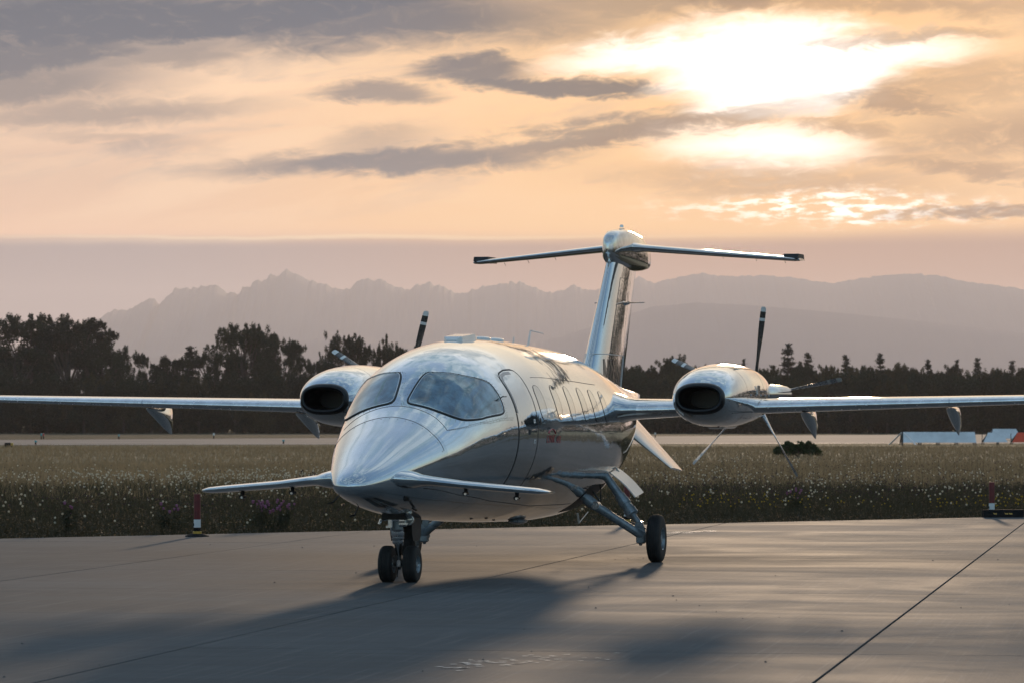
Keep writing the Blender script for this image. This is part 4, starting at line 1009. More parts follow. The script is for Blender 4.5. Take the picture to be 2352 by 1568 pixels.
def rubber_bar():
    x, y = ground(2262, 1187.5); e = empty('rubber_bar', (x, y + .12, 0), R(4)); tag(e, 'low black rubber bar with faded yellow marks lying at the grass edge', 'wheel stop')
    m = MB(); m.loft([[(a, -.10, 0), (a, -.075, .10), (a, -.05, .13), (a, .05, .13), (a, .075, .10), (a, .10, 0)] for a in (-.02, .03, .60, .65)], True, True, True, 0, False); m.build('body', BLKR, e)
    r = random.Random(2)
    for x0 in (.15, .34, .41):
        m = MB(); m.add([(x0 + a, -.102 + (z / .10) * .025 , z) for a, z in ((0, .055), (.05, .05), (.045, .075), (.02, .068), (-.01, .08))], [(0, 1, 2, 3, 4)], 0, False); m.build('yellow_mark', AMB, e)
rubber_bar()
VINYL = material('white_marker_panel', (.70, .72, .74), .5, 0, 0, .12, 1.2)
ORNG = material('orange_marker_panel', (.72, .07, .02), .5, 0, 0, .12, 1.2)
def tent_marker(px, py, length, h, rz, mats, label, halfw=.75, skew=0.0):
    """A-shaped closed-runway marker: two sloping boards on a dark frame"""
    x, y = ground(px, py); e = empty('runway_marker', (x, y, 0), rz); tag(e, label, 'runway marker')
    for s, mt in ((-1, mats[0]), (1, mats[1])):
        m = MB(); t = .03
        m.add([(skew * 0, s * halfw, .12), (length, s * halfw, .12), (length - skew, s * .04, h), (skew, s * .04, h), (0, s * (halfw + t), .13), (length, s * (halfw + t), .13), (length - skew, s * (.04 + t), h + .01), (skew, s * (.04 + t), h + .01)],
              [(0, 1, 2, 3), (4, 5, 6, 7), (0, 1, 5, 4), (1, 2, 6, 5), (2, 3, 7, 6), (3, 0, 4, 7)], 0, False); m.build('board', mt, e)
    k = 0
    while k <= length + .01:
        m = MB(); m.tube([(k, -halfw * .9, -.05), (min(max(k, skew), length - skew), 0, h - .03), (k, halfw * .9, -.05)], .035, 6); m.tube([(k, 0, -.05), (k, 0, h - .04)], .03, 6); m.build('trestle', DARKM, e); k += max(1.2, length / 4)
    return e
tent_marker(2070, 1019, 5.6, .92, R(3), (VINYL, VINYL), 'long pale tent-shaped runway marker board, leftmost of those lying on the grass')
tent_marker(2256, 1018, 1.9, .86, R(0), (VINYL, VINYL), 'short pale slanted marker board beside the orange one', .75, .45)
tent_marker(2272, 1009, 3.0, 1.05, R(8), (VINYL, VINYL), 'pale marker board standing behind the short slanted one', .75, .35)
tent_marker(2322, 1018, 3.0, .86, R(0), (ORNG, VINYL), 'bright orange marker board at the right edge', .75, .5)
e0 = empty('marker_leg_stand', (*ground(2073, 1021), 0), R(75)); tag(e0, 'small pale A-frame trestle at the left end of the long marker board', 'trestle')
for s in (-1, 1):
    m = MB(); m.add([(-.35, s * .95, .02), (.35, s * .95, .02), (.28, s * .05, .9), (-.28, s * .05, .9), (-.35, s * .98, .03), (.35, s * .98, .03), (.28, s * .08, .91), (-.28, s * .08, .91)], [(0, 1, 2, 3), (4, 5, 6, 7), (0, 1, 5, 4), (1, 2, 6, 5), (2, 3, 7, 6), (3, 0, 4, 7)], 0, False); m.build('board', VINYL, e0)
m = MB(); m.tube([(0, 0, -.05), (0, 0, 1.0)], .05, 8); m.build('upright', DARKM, e0)
def edge_light(px, py, colour, label, h=.36):
    x, y = ground(px, py); e = empty('taxiway_light', (x, y, -.06)); tag(e, label, 'runway light', 'small lights along the runway')
    m = MB(); m.tube([(0, 0, 0), (0, 0, h * .6)], [.07, .05], 10); m.build('stem', BLKR, e)
    m = MB(); m.tube([(0, 0, h * .58), (0, 0, h * .62), (0, 0, h * .95), (0, 0, h)], [.09, .11, .09, .04], 12); m.build('globe', material('light_globe', colour, .2, 0, .5, .1, 9), e)
edge_light(82, 1019, (.04, .30, .32), 'teal runway light at the near runway edge, far left')
edge_light(95, 1006, (.04, .30, .32), 'teal runway light beside a red one beyond the runway', .6)
edge_light(100, 1006, (.5, .04, .03), 'red runway light beside a teal one beyond the runway', .6)
edge_light(273, 1006, (.04, .30, .32), 'teal runway light beyond the runway under the wing tip side', .5)
edge_light(491, 1005, (.78, .76, .70), 'white globe runway light beyond the runway at left', .6)
edge_light(651, 1017, (.04, .28, .30), 'teal runway light at the near runway edge under the flap fairing')
edge_light(1505, 1003, (.78, .74, .68), 'white globe runway light seen between the belly fin and nacelle', .6)
def small_sign():
    x, y = ground(21, 1024); e = empty('runway_sign', (x, y, -.06)); tag(e, 'low black and yellow runway sign in the grass at far left', 'sign')
    m = MB(); m.box((-.1, 0, .20), (.42, .12, .22), None, 0, .02); m.build('panel', BLKR, e); m = MB(); m.box((.20, 0, .20), (.17, .12, .2), None, 0, .02); m.build('yellow_panel', AMB, e)
    m = MB(); m.box((0, 0, .05), (.5, .06, .1)); m.build('foot', BLKR, e)
small_sign()

# ------------------------------------------------------------------ plants
def quads(cent, size, rg, aspect=1.0, up=0.0):
    """little leaf faces at the given centres"""
    n = len(cent); a = rg.normal(size=(n, 3)); a[:, 2] += up; a /= np.linalg.norm(a, axis=1)[:, None]
    b = rg.normal(size=(n, 3)); b -= (b * a).sum(1)[:, None] * a; b /= np.linalg.norm(b, axis=1)[:, None]
    s = (size * rg.uniform(.6, 1.3, n))[:, None]; a = a * s * aspect; b = b * s * .55
    V = np.stack([cent - a, cent - b, cent + a, cent + b], 1).reshape(-1, 3)
    return V
def quad_faces(n): return np.arange(n * 4).reshape(-1, 4)
def crown_mesh(name, blobs, rg, size, mat, per, aspect=1.2, up=.4):
    P = []
    for c, r, w in blobs:
        n = int(per * w); d = rg.normal(size=(n, 3)); d /= np.linalg.norm(d, axis=1)[:, None]
        d *= (rg.random(n) ** .45)[:, None]; P.append(np.array(c) + d * np.array(r))
    P = np.concatenate(P); V = quads(P, size, rg, aspect, up)
    me = bpy.data.meshes.new(name); V = V.astype(np.float32); F = quad_faces(len(P)).astype(np.int32)
    me.vertices.add(len(V)); me.vertices.foreach_set('co', V.ravel()); me.loops.add(F.size); me.loops.foreach_set('vertex_index', F.ravel())
    me.polygons.add(len(F)); me.polygons.foreach_set('loop_start', np.arange(0, F.size, 4, dtype=np.int32)); me.polygons.foreach_set('loop_total', np.full(len(F), 4, dtype=np.int32))
    me.update(calc_edges=True); me.materials.append(mat); return me
def trunk_mesh(name, pts_r, limbs):
    m = MB(); m.tube([p for p, r in pts_r], [r for p, r in pts_r], 7)
    for P, rs in limbs: m.tube(P, rs, 5)
    me = bpy.data.meshes.new(name); me.from_pydata(m.v, [], m.f); me.materials.append(BARK); return me
# prototypes are unit trees: height 1, crown half width about .35
def cottonwood(seed, open_=.0, mat=LEAF, lobes=24):
    rg = np.random.default_rng(seed); blobs = []; limbs = []; base = .30 + open_ * .2
    for i in range(lobes):
        a = rg.uniform(0, 2 * math.pi); q = (i + .5) / lobes; hh = base + (.90 - base) * rg.uniform(0, 1) ** .8
        rr = .36 * math.sqrt(max(.05, 1 - ((hh - .58) / .50) ** 2)) * rg.uniform(.35, 1.0)
        c = np.array([rr * math.cos(a), rr * math.sin(a), hh])
        v = rg.uniform(.07, .125)
        blobs.append((c, (v * 1.15, v * 1.15, v * rg.uniform(.45, .7)), (v / .08) ** 2))
        for k in range(rg.integers(3, 6)):                     # upright tufts at the top of every lobe
            o = rg.normal(size=3) * v * .8; o[2] = abs(o[2]) * .4 + v * .2
            blobs.append((c + o, (v * .34, v * .34, v * .42), .4))
        limbs.append(([(0, 0, hh * .45), tuple(c * .55 + np.array([0, 0, hh * .22])), tuple(c)], [.012, .008, .003]))
    tr = [((0, 0, 0), .026), ((.01, 0, .3), .020), ((-.01, .01, .6), .012), ((0, 0, .86), .004)]
    return crown_mesh('crown', blobs, rg, .0115, mat, 210, 1.1, .15), trunk_mesh('trunk', tr, limbs)
def conifer(seed, thin=1.0):
    rg = np.random.default_rng(seed); P = []; limbs = []
    nt = 26
    for i in range(nt):
        h = .10 + .86 * i / (nt - 1) + rg.normal() * .008; w = (.235 * (1 - h) ** .82 + .012) * thin * rg.uniform(.55, 1.15)
        for k in range(5 if h < .8 else 4):
            a = rg.uniform(0, 6.283); m = int(26 + 40 * (1 - h)); t = rg.random(m) ** .7
            c = np.stack([np.cos(a) * t * w, np.sin(a) * t * w, h - t * w * .28 + .03 * t * t], 1) + rg.normal(size=(m, 3)) * np.array([.012, .012, .008]) * (.4 + t[:, None])
            P.append(c)
            if i % 2 == 0 and k < 3: limbs.append(([(0, 0, h), (math.cos(a) * w * .9, math.sin(a) * w * .9, h - w * .22)], [.005, .0015]))
    P.append(np.stack([rg.normal(size=30) * .004, rg.normal(size=30) * .004, rg.uniform(.93, 1.0, 30)], 1))
    P = np.concatenate(P); V = quads(P, .0115, rg, 1.3, -.2).astype(np.float32)
    me = bpy.data.meshes.new('crown'); F = quad_faces(len(P)).astype(np.int32)
    me.vertices.add(len(V)); me.vertices.foreach_set('co', V.ravel()); me.loops.add(F.size); me.loops.foreach_set('vertex_index', F.ravel())
    me.polygons.add(len(F)); me.polygons.foreach_set('loop_start', np.arange(0, F.size, 4, dtype=np.int32)); me.polygons.foreach_set('loop_total', np.full(len(F), 4, dtype=np.int32))
    me.update(calc_edges=True); me.materials.append(NEEDLE)
    return me, trunk_mesh('trunk', [((0, 0, 0), .022), ((0, 0, .5), .012), ((0, 0, .98), .003)], limbs)
def thicket(seed, mat):
    rg = np.random.default_rng(seed); blobs = []
    for i in range(46):
        hh = rg.uniform(.0, .86); rr = .46 * math.sqrt(max(.02, 1 - (hh / 1.0) ** 2.2)) * rg.uniform(.2, 1.0); a = rg.uniform(0, 6.283)
        v = rg.uniform(.07, .13); c = (rr * math.cos(a), rr * math.sin(a), hh); blobs.append((c, (v, v, v * 1.1), (v / .09) ** 2))
        if hh > .5: blobs.append(((c[0], c[1], hh + v * .8), (v * .4, v * .4, v * .6), .35))
    return crown_mesh('crown', blobs, rg, .016, mat, 130), trunk_mesh('trunk', [((0, 0, 0), .03), ((0, 0, .4), .018), ((.02, 0, .8), .005)], [([(0, 0, .2), (.2, .1, .6)], [.012, .004]), ([(0, 0, .15), (-.2, -.05, .55)], [.012, .004])])
def bare_tree(seed):
    rg = np.random.default_rng(seed); limbs = []; P = []
    def grow(p, d, l, r, k):
        q = p + d * l; limbs.append(([tuple(p), tuple((p + q) / 2 + rg.normal(size=3) * l * .06), tuple(q)], [r, r * .8, r * .6]))
        if k == 0: P.append(q + rg.normal(size=(6, 3)) * .02); return
        for _ in range(3):
            e = d + rg.normal(size=3) * .55; e[2] = abs(e[2]) + .25; e /= np.linalg.norm(e); grow(q, e, l * .68, r * .6, k - 1)
    grow(np.array([0, 0, 0.]), np.array([0, 0, 1.]), .30, .016, 4)
    P = np.concatenate(P); rgm = crown_mesh('crown', [((0, 0, .5), (.001,) * 3, .02)], rg, .004, LEAFO, 60)
    V = quads(P, .006, rg).astype(np.float32); me = bpy.data.meshes.new('crown'); me.from_pydata([tuple(v) for v in V], [], [tuple(f) for f in quad_faces(len(P))]); me.materials.append(LEAFO)
    return me, trunk_mesh('trunk', [((0, 0, 0), .018), ((0, 0, .3), .015)], limbs)
PROTO = {'cot': [cottonwood(s) for s in (1, 2, 3)], 'open': [cottonwood(11, .9, LEAF, 19), cottonwood(12, .9, LEAF, 18)], 'olive': [cottonwood(21, 0, LEAFO), cottonwood(22, 0, LEAFO)],
         'con': [conifer(31), conifer(32, .85), conifer(33, 1.15)], 'thick': [thicket(41, LEAF), thicket(42, LEAFO), thicket(43, LEAF)], 'bare': [bare_tree(51)]}
NAMES = {'cot': 'cottonwood_tree', 'open': 'cottonwood_tree', 'olive': 'alder_tree', 'con': 'conifer_tree', 'thick': 'thicket_tree', 'bare': 'bare_tree'}
tr = random.Random(77)
def tree(kind, px, ytop, wpx, dist, label, group=None, cat='tree'):
    """a tree at compass bearing px whose top reaches ytop; crown width wpx"""
    x = (px - 1176) / 8820 * dist; h = (972 - ytop) / 8820 * dist + 1.55; w = wpx / 8820 * dist * (1.45 if kind in ('cot', 'open', 'olive') else (1.75 if kind == 'con' else 1.15))
    o = empty(NAMES[kind], (x, dist, -.06), tr.uniform(0, 6.28)); tag(o, label, cat, group)
    cr, tk = tr.choice(PROTO[kind]); s = w / (.72 if kind not in ('thick', 'con') else (.95 if kind == 'thick' else .42))
    for nm, me in (('crown', cr), ('trunk', tk)):
        c = bpy.data.objects.new(nm, me); COL.objects.link(c); c.parent = o
    o.scale = (s, s, h * 1.02); return o
LT = 'leafy tree in the dark wood line beyond the runway'
for a in [
 ('open', 62, 716, 120, 735, 'tall open-crowned cottonwood, leftmost of the high trees at left'),
 ('open', 158, 715, 125, 728, 'tall open-crowned cottonwood with see-through stems, second from left'),
 ('cot', 208, 728, 80, 742, 'tall cottonwood sloping down towards the mountain, right side of the left clump'),
 ('cot', 118, 722, 90, 740, 'tall cottonwood between the two open-crowned ones at far left'),
 ('cot', 35, 786, 110, 700, 'dark round tree in front of the tall cottonwoods at far left edge'),
 ('cot', 232, 778, 84, 705, 'dark tree stepping down from the tall left clump'),
 ('cot', 262, 806, 62, 700, 'smaller dark tree at the right foot of the left clump'),
 ('bare', 302, 812, 60, 700, 'thin bare-branched tree between the left clump and the next one'),
 ('cot', 345, 803, 56, 705, 'rounded tree just right of the bare-branched tree'),
 ('cot', 385, 812, 50, 695, 'small tree left of the pointed pair'),
 ('con', 436, 798, 66, 712, 'pointed conifer in the gap left of the second tall clump'),
 ('cot', 412, 812, 50, 705, 'narrow leafy tree beside the pointed conifer'),
 ('cot', 498, 782, 72, 720, 'leafy tree at the left shoulder of the second tall clump'),
 ('open', 560, 738, 84, 730, 'highest tree of the second tall clump, feathery crown'),
 ('cot', 598, 748, 62, 735, 'tall tree just right of the highest one in the second clump'),
 ('cot', 645, 766, 62, 720, 'narrow upright tree at the right of the second tall clump'),
 ('cot', 680, 776, 44, 715, 'narrow upright tree, rightmost of the second tall clump'),
 ('cot', 733, 806, 40, 710, 'small tree in the dip left of the starboard engine'),
 ('open', 795, 753, 62, 730, 'tall tree above the starboard engine, left of the upright propeller blade'),
 ('cot', 826, 768, 50, 725, 'tree right behind the starboard engine top'),
 ('cot', 872, 786, 36, 720, 'narrow tree between two taller ones above the starboard engine'),
 ('cot', 912, 768, 54, 725, 'broad tree left of the upright starboard propeller blade'),
 ('cot', 762, 822, 60, 700, 'low dark tree behind the starboard nacelle nose'),
 ('olive', 1446, 842, 60, 700, 'olive tree just right of the tail fin base'),
 ('olive', 1478, 830, 56, 708, 'feathery olive tree, second right of the tail fin'),
 ('olive', 1515, 828, 62, 705, 'olive tree left of the port nacelle'),
 ('open', 1566, 806, 54, 735, 'round-topped tree on a thin trunk behind the port propeller blade'),
 ('olive', 1612, 838, 50, 715, 'low tree peeping over the port nacelle'),
 ('con', 1708, 828, 30, 745, 'small conifer tip just over the port nacelle'),
 ('con', 1810, 792, 58, 735, 'tallest conifer at right with ragged tiers'),
 ('con', 1776, 842, 54, 715, 'low conifer left of the tallest one'),
 ('con', 1857, 812, 44, 740, 'pointed conifer just right of the tallest one'),
 ('con', 1838, 832, 36, 730, 'small conifer between the two highest ones'),
 ('olive', 1890, 838, 52, 705, 'leafy tree right of the conifer pair'),
 ('con', 1944, 817, 42, 725, 'solitary dark conifer tip right of the port propeller'),
 ('olive', 1982, 840, 48, 700, 'leafy tree between dark conifer tips at right'),
 ('con', 2022, 814, 46, 725, 'conifer in the middle of the right-hand wood line'),
 ('olive', 2050, 824, 56, 715, 'bushy tree crowded against the middle conifer at right'),
 ('olive', 2095, 838, 56, 705, 'leafy tree under the far right hills'),
 ('con', 2132, 828, 38, 725, 'small conifer left of the last group'),
 ('olive', 2172, 838, 54, 705, 'leafy tree in the last group at right'),
 ('con', 2198, 830, 34, 735, 'thin conifer in the last group at right'),
 ('con', 2245, 826, 40, 728, 'conifer third from the right edge'),
 ('olive', 2278, 842, 52, 705, 'leafy tree near the right edge'),
 ('con', 2325, 832, 36, 728, 'conifer second from the right edge'),
 ('con', 2350, 846, 40, 720, 'conifer cut by the right edge of the view'),
]: tree(*a)
k = -330
while k < 2700:
    if not (985 < k < 1390) or True:
        yt = (858 if k < 1000 else 856) + tr.uniform(-16, 14)
        if 1000 < k < 1400: yt = 850 + tr.uniform(-15, 15)
        tree('thick', k, yt, tr.uniform(66, 92), tr.uniform(655, 690), 'dark undergrowth tree in the wood line beyond the runway', 'undergrowth trees along the wood')
    k += tr.uniform(24, 34)
k = -340
while k < 2700:
    if not (-40 < k < 2390): tree(tr.choice(['cot', 'con', 'olive']), k, 815 + tr.uniform(-40, 25), tr.uniform(46, 76), tr.uniform(695, 735), LT, 'trees of the wood line outside the view')
    k += 46
k = 1438
while k < 2400:
    tree(tr.choice(['olive', 'olive', 'cot']), k, 846 + tr.uniform(-12, 8), tr.uniform(40, 56), tr.uniform(695, 715), 'middling leafy tree filling the wood line right of the tail fin', 'leafy trees filling the right-hand wood line'); k += tr.uniform(26, 40)
k = -330
while k < 2700:
    yt = 905 + tr.uniform(-14, 14)
    tree('thick', k, yt, tr.uniform(80, 110), tr.uniform(636, 648), 'low dark shrub at the foot of the wood line', 'low shrubs at the foot of the wood', 'shrub')
    k += tr.uniform(38, 50)
def woodland():
    """the wood goes on round the airfield, out of the picture but mirrored in the paint"""
    rg = np.random.default_rng(8); C = []
    for az in np.arange(14, 345, .55):
        a = R(az); d = rg.uniform(420, 520) if 85 < az < 260 else (rg.uniform(285, 330) if az <= 85 else rg.uniform(560, 660)); x, y = math.sin(a) * d, math.cos(a) * d; h = rg.uniform(12, 20) if az < 180 else rg.uniform(12, 24)
        n = 110; t = rg.random(n); rr = 6.0 * np.sqrt(np.clip(1 - (t - .35) ** 2 / .45, .05, 1)) * rg.random(n) ** .4; b = rg.uniform(0, 6.283, n)
        C.append(np.stack([x + rr * np.cos(b), y + rr * np.sin(b), t * h], 1))
    for az in np.arange(-16, 16, .22):                         # the depth of the wood behind the first rows
        a = R(az); d = rg.uniform(790, 850); n = 100; b = rg.uniform(0, 6.283, n)
        C.append(np.stack([math.sin(a) * d + 4 * np.cos(b), math.cos(a) * d + 4 * np.sin(b), rg.random(n) * rg.uniform(8.5, 10.5)], 1))
    C = np.concatenate(C); V = quads(C, 1.15, rg, 1.1, .3)
    o = np_mesh('woodland', V, quad_faces(len(C)), LEAF); tag(o, 'continuous dark wood encircling the airfield', kind='stuff')
woodland()
HANG = material('hangar_wall', (.50, .49, .47), .6, 0, 0, .12, .3)
def hangar(x, y, rz, w, d, h, label, door=(.62, .62, .60)):
    e = empty('hangar', (x, y, 0), rz); tag(e, label, 'hangar')
    m = MB(); m.loft([[(-w / 2, 0, 0), (w / 2, 0, 0), (w / 2, 0, h * .78), (0, 0, h), (-w / 2, 0, h * .78)], [(-w / 2, d, 0), (w / 2, d, 0), (w / 2, d, h * .78), (0, d, h), (-w / 2, d, h * .78)]], True, True, True, 0, False); m.build('wall', HANG, e)
    for k in range(4):
        m = MB(); ww = w * .8 / 4; m.box((-w * .4 + ww * (k + .5), -.06 - .03 * (k % 2), h * .36), (ww * .98, .05, h * .7)); m.build('door_leaf', material('hangar_door', door, .5), e)
    m = MB(); m.loft([[(-w / 2 - .4, a, h * .78 + .03), (0, a, h + .18), (w / 2 + .4, a, h * .78 + .03), (w / 2 + .4, a, h * .78 + .13), (0, a, h + .28), (-w / 2 - .4, a, h * .78 + .13)] for a in (-.5, d + .5)], True, True, True, 0, False); m.build('roof', BARE, e)
hangar(-40, -70, R(180 - 20), 34, 30, 8.5, 'wide pale hangar well behind the viewer, mirrored in the aircraft')
hangar(130, -60, R(180 + 50), 26, 24, 7.5, 'smaller pale hangar behind the viewer to the right')

SHRUBL = leafmat('shrub_leaves', (.040, .070, .024), (.085, .115, .040), .45)
def shrub():
    rg = np.random.default_rng(5); x, y = ground(1832, 1046); blobs = []
    for i in range(46):
        a = rg.uniform(0, 6.283); r = rg.random() ** .5; h = .78 * (1 - r * r * .6) * rg.uniform(.5, 1.1); v = rg.uniform(.12, .24); blobs.append(((r * 1.05 * math.cos(a), r * .7 * math.sin(a), h), (v, v, v * .8), (v / .2) ** 2))
    for i in range(22):
        a = rg.uniform(0, 6.283); r = rg.random() ** .5 * .95; blobs.append(((r * math.cos(a), r * .6 * math.sin(a), .40 + .30 * (1 - r)), (.09, .09, .10), .4))
    me = crown_mesh('foliage', blobs, rg, .065, SHRUBL, 90); e = empty('shrub', (x, y, -.06)); tag(e, 'low round green bush in the grass below the port engine', 'bush')
    o = bpy.data.objects.new('foliage', me); COL.objects.link(o); o.parent = e
    m = MB()
    for i in range(9):
        a = i * .7; m.tube([(0, 0, 0), (.5 * math.cos(a), .35 * math.sin(a), .5)], [.02, .006], 5)
    m.build('stems', BARK, e)
shrub()

# ---- grass and flowers between the concrete and the runway
def field_points(n, rg, d0, d1, pad=2.5):
    d = np.sqrt(rg.random(n) * (d1 ** 2 - d0 ** 2) + d0 ** 2); u = (rg.random(n) - .5) * 2 * (1176 / 8820 * d + pad)
    return u, d
def past_edge(x, y): return y - (57.4 + .8 * x)
def blades(name, n, d0, d1, hmin, hmax, wid, mat, seed, label, lean=.35, dens=None):
    rg = np.random.default_rng(seed); x, y = field_points(n, rg, d0, d1); e = past_edge(x, y); k = e > .02
    # clumping
    cl = np.sin(x * 1.7 + np.sin(y * .9) * 2) * np.sin(y * 1.3 + np.sin(x * .8) * 2) + rg.normal(size=n) * .6; k &= cl > -.9
    if dens is not None: k &= rg.random(n) < dens(x, y, e)
    x, y, e = x[k], y[k], e[k]; n = len(x); h = rg.uniform(hmin, hmax, n) * (.7 + .3 * np.clip(cl[k], -1, 1)) * np.clip(.25 + e * .13, .25, 1)
    a = rg.uniform(0, 6.283, n); w = wid * rg.uniform(.6, 1.3, n); lx, ly = rg.normal(size=n) * lean * h, rg.normal(size=n) * lean * h
    z0 = np.full(n, -.065); B = np.stack([x - np.cos(a) * w, y - np.sin(a) * w, z0], 1); C = np.stack([x + np.cos(a) * w, y + np.sin(a) * w, z0], 1); T = np.stack([x + lx, y + ly, z0 + h], 1)
    V = np.stack([B, C, T], 1).reshape(-1, 3); o = np_mesh(name, V, np.arange(n * 3).reshape(-1, 3), mat, k=3); return tag(o, label, kind='stuff')
blades('near_grass', 150000, 50, 84, .06, .20, .0085, GRASS, 1, 'dark rough grass along the concrete edge')
blades('weed_growth', 60000, 50, 92, .18, .46, .010, STEM, 2, 'leafy dark weeds in the near grass')
blades('dry_grass', 130000, 74, 150, .12, .34, .015, DRYG, 3, 'dry tan grass beyond the weeds', .35, lambda x, y, e: np.clip((e - 14) / 16, 0, 1) * .9)
blades('far_grass', 60000, 130, 262, .12, .34, .026, DRYG, 4, 'dry grass up to the runway', .4)
def leafy(name, n, d0, d1, hmax, size, mat, seed, label, far0=14, far1=26):
    rg = np.random.default_rng(seed); x, y = field_points(n, rg, d0, d1); e = past_edge(x, y)
    cx = rg.integers(0, n, n); cl = .5 + .5 * np.sin(x * 2.3 + 2 * np.sin(y * .7)) * np.sin(y * 1.9 + 2 * np.sin(x * 1.1 + 1)); hh = hmax * (.25 + .75 * cl * rg.random(n))
    k = (e > .04) & (rg.random(n) < np.clip((far1 + 6 * cl - e) / (far1 - far0), 0, 1)); x, y, hh, e = x[k], y[k], hh[k], e[k]
    z = -.06 + hh * rg.random(len(x)) * np.clip(.22 + e * .13, .22, 1); V = quads(np.stack([x, y, z], 1), size, rg, 1.5, .2)
    o = np_mesh(name, V, quad_faces(len(x)), mat); return tag(o, label, kind='stuff')
leafy('herb_leaves', 330000, 50, 96, .34, .020, leafmat('herb_leaves', (.020, .021, .012), (.070, .060, .034), .35), 31, 'low leafy weeds in the meadow by the concrete')
leafy('dry_flower_bits', 90000, 50, 100, .42, .014, leafmat('brown_herbs', (.060, .042, .026), (.20, .15, .10), .45), 32, 'brown and straw coloured dry herb tops', 16, 30)
def heads(name, n, rg, pos, size, mat, label, seg=1):
    """many tiny flower heads with stems joined in one mesh"""
    x, y, h = pos; n = len(x); oc = np.array([(1, 0, 0), (-1, 0, 0), (0, 1, 0), (0, -1, 0), (0, 0, 1), (0, 0, -1)], float); of = np.array([(0, 2, 4), (2, 1, 4), (1, 3, 4), (3, 0, 4), (2, 0, 5), (1, 2, 5), (3, 1, 5), (0, 3, 5)])
    s = size * rg.uniform(.6, 1.25, n); C = np.stack([x, y, h], 1)
    if seg == 2:
        t = .57735; oc = np.concatenate([oc, np.array([(a, b, c) for a in (-t, t) for b in (-t, t) for c in (-t, t)])])
        of = []
        for a in range(6):
            near = [j for j in range(6, 14) if oc[a] @ oc[j] > .5]; ax = np.argmax(abs(oc[a])); oth = [q for q in range(3) if q != ax]
            near.sort(key=lambda j: math.atan2(oc[j][oth[1]], oc[j][oth[0]]))
            for q in range(4): of.append((a, near[q], near[(q + 1) % 4]))
        of = np.array(of)
    V = (C[:, None, :] + oc[None] * s[:, None, None]).reshape(-1, 3); F = (of[None] + (np.arange(n) * len(oc))[:, None, None]).reshape(-1, 3)
    o = np_mesh(name, V, F, mat, k=3); tag(o, label, kind='stuff')
    w = .0035; lx, ly = rg.normal(size=n) * .02, rg.normal(size=n) * .02
    B = np.stack([x + lx - w, y + ly, np.full(n, -.065)], 1); D = np.stack([x + lx + w, y + ly, np.full(n, -.065)], 1); SV = np.stack([B, D, C], 1).reshape(-1, 3)
    st = np_mesh(name + '_stems', SV, np.arange(n * 3).reshape(-1, 3), STEM, k=3); st.parent = o; tag(st, kind='stuff')
    return o
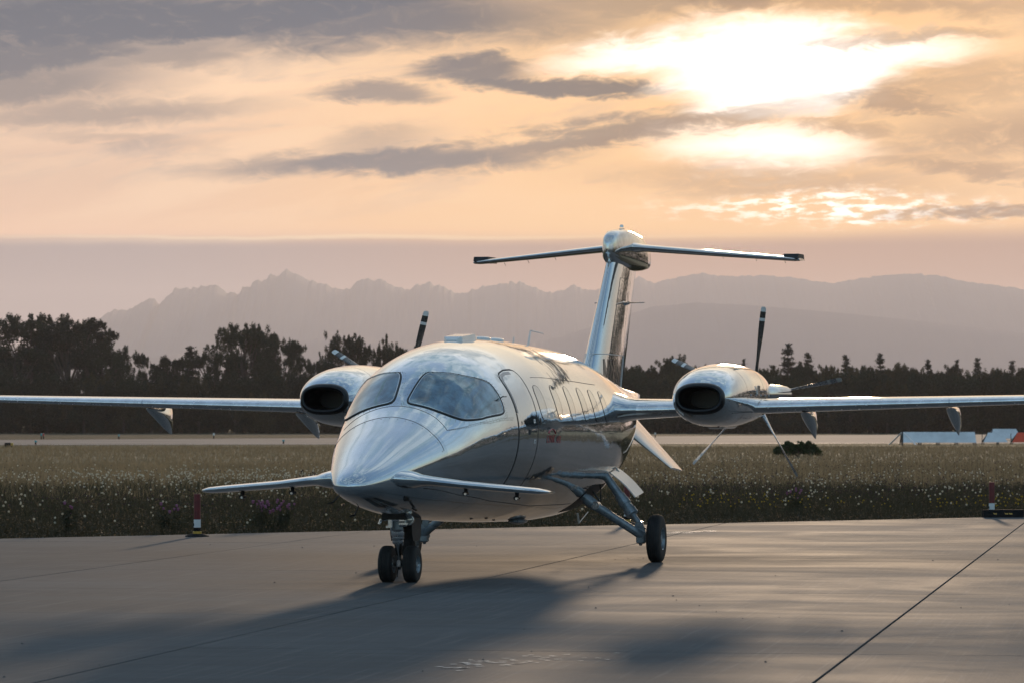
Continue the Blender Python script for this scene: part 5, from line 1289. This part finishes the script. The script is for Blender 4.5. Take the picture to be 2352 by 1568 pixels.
def dandelions():
    rg = np.random.default_rng(21)
    def spread(n, px0, px1, py0, py1, clump=0):
        px = rg.uniform(px0, px1, n); py = rg.uniform(py0, py1, n) if not clump else np.clip(rg.normal((py0 + py1) / 2, (py1 - py0) / 4, n), py0, py1)
        d = 1.55 * 8820 / (py - 972); return (px - 1176) / 8820 * d, d
    X, Y = [], []
    for a in ((520, -200, 470, 1100, 1136, 1), (460, 380, 790, 1098, 1136, 1), (110, -200, 800, 1132, 1180, 0), (90, -200, 1000, 1180, 1232, 0), (60, 1000, 1500, 1165, 1215, 0), (330, 1430, 2600, 1108, 1140, 1), (220, 1430, 2600, 1138, 1190, 0), (110, 1430, 2600, 1060, 1110, 0), (70, 1500, 2100, 1070, 1100, 0)):
        x, y = spread(*a); X.append(x); Y.append(y)
    X, Y = np.concatenate(X), np.concatenate(Y); k = past_edge(X, Y) > .5; X, Y = X[k], Y[k]; n = len(X)
    cc = rg.integers(0, 150, n); cx, cy = rg.choice(X, 150), rg.choice(Y, 150); q = rg.random(n) < .45; X = np.where(q, cx[cc] + rg.normal(size=n) * .45, X); Y = np.where(q, np.maximum(cy[cc] + rg.normal(size=n) * 1.2, 57.9 + .8 * X), Y); H = rg.uniform(.14, .40, n) * np.clip(.5 + past_edge(X, Y) * .3, .5, 1)
    order = np.argsort(Y); near = order[:300]; rest = order[300:]
    heads('dandelion_clocks', 0, rg, (X[rest], Y[rest], H[rest]), .018, SEEDY, 'pale dandelion seed heads spread through the grass', 2)
    hm = bmesh.new(); bmesh.ops.create_icosphere(hm, subdivisions=2, radius=.016)
    me = bpy.data.meshes.new('seed_head'); hm.to_mesh(me); hm.free(); me.materials.append(SEEDY)
    sm = MB(); sm.tube([(.02, .01, -.36), (.008, 0, -.18), (0, 0, -.01)], [.003, .0025, .002], 5); me2 = bpy.data.meshes.new('stem'); me2.from_pydata(sm.v, [], sm.f); me2.materials.append(STEM)
    for i in near:
        e = empty('dandelion', (float(X[i]), float(Y[i]), float(H[i])), float(rg.uniform(0, 6))); s = float(rg.uniform(.75, 1.3)); e.scale = (s, s, s)
        tag(e, 'dandelion seed head in the near grass beside the concrete', 'dandelion', 'dandelion seed heads along the concrete edge')
        for nm, mm in (('seed_head', me), ('stem', me2)):
            o = bpy.data.objects.new(nm, mm); COL.objects.link(o); o.parent = e
    # dark knapweed heads, thick at right
    n = 5200; py = rg.uniform(1052, 1185, n); px = np.where(rg.random(n) < .78, rg.uniform(1430, 2600, n), rg.uniform(-200, 1300, n)); py = np.where(px < 1400, np.clip(py + 40, 1090, 1215), py)
    d = 1.55 * 8820 / (py - 972); x = (px - 1176) / 8820 * d; k = past_edge(x, d) > .6; x, d = x[k], d[k]
    heads('dark_seed_heads', 0, rg, (x, d, rg.uniform(.22, .50, len(x))), .014, KNAP, 'dark dried knapweed heads standing in the meadow')
    P = []
    for a in ((90, 1560, 1860, 1150, 1182), (70, 2130, 2352, 1160, 1180), (45, 1720, 2250, 1168, 1186), (14, 1000, 1150, 1195, 1210)):
        x, y = spread(*a[:5]); P.append(np.stack([x, y], 1))
    P = np.concatenate(P); P = P[past_edge(P[:, 0], P[:, 1]) > .3]; heads('yellow_flowers', 0, rg, (P[:, 0], P[:, 1], rg.uniform(.10, .26, len(P))), .016, YELL, 'small yellow flowers near the concrete edge')
dandelions()
def thistle(px, py, w, label, seed, nh=16, mat=PINK):
    rg = np.random.default_rng(seed); x, y = ground(px, py); e = empty('thistle', (x, y, -.06)); tag(e, label, 'thistle')
    me = crown_mesh('foliage', [((rg.normal() * w * .4, rg.normal() * .15, rg.uniform(.08, .30)), (.09, .09, .10), 1) for _ in range(9)], rg, .022, STEM, 45); o = bpy.data.objects.new('foliage', me); COL.objects.link(o); o.parent = e
    for i in range(nh):
        hx, hy, hz = rg.normal() * w * .42, rg.normal() * .15, rg.uniform(.30, .50); m = MB(); m.tube([(hx * .6, hy * .6, 0), (hx, hy, hz)], .004, 4, 0); s = rg.uniform(.016, .024)
        m.loft([[(hx + r * s * math.cos(u), hy + r * s * math.sin(u), hz + z * s) for u in np.linspace(0, 6.283, 8, endpoint=False)] for r, z in ((.4, -1), (.9, -.5), (.8, .1), (1.1, .8), (.4, 1.2))], mi=1); m.build('flower_head', [STEM, mat], e)
thistle(606, 1214, .45, 'clump of pink thistles in the grass left of the nose wheels', 1, 16)
thistle(655, 1212, .30, 'smaller pink thistle clump next to the larger one left of the nose wheels', 2, 10)
thistle(385, 1218, .22, 'pink thistles left of the left-hand marker post', 3, 7)
thistle(157, 1222, .12, 'single pale thistle plant near the left corner of the grass', 4, 4)
thistle(705, 1120, .35, 'dark thistle clump standing up behind the starboard canard', 6, 12, KNAP)
thistle(1830, 1176, .30, 'thistles in the grass right of the main wheel', 7, 8)
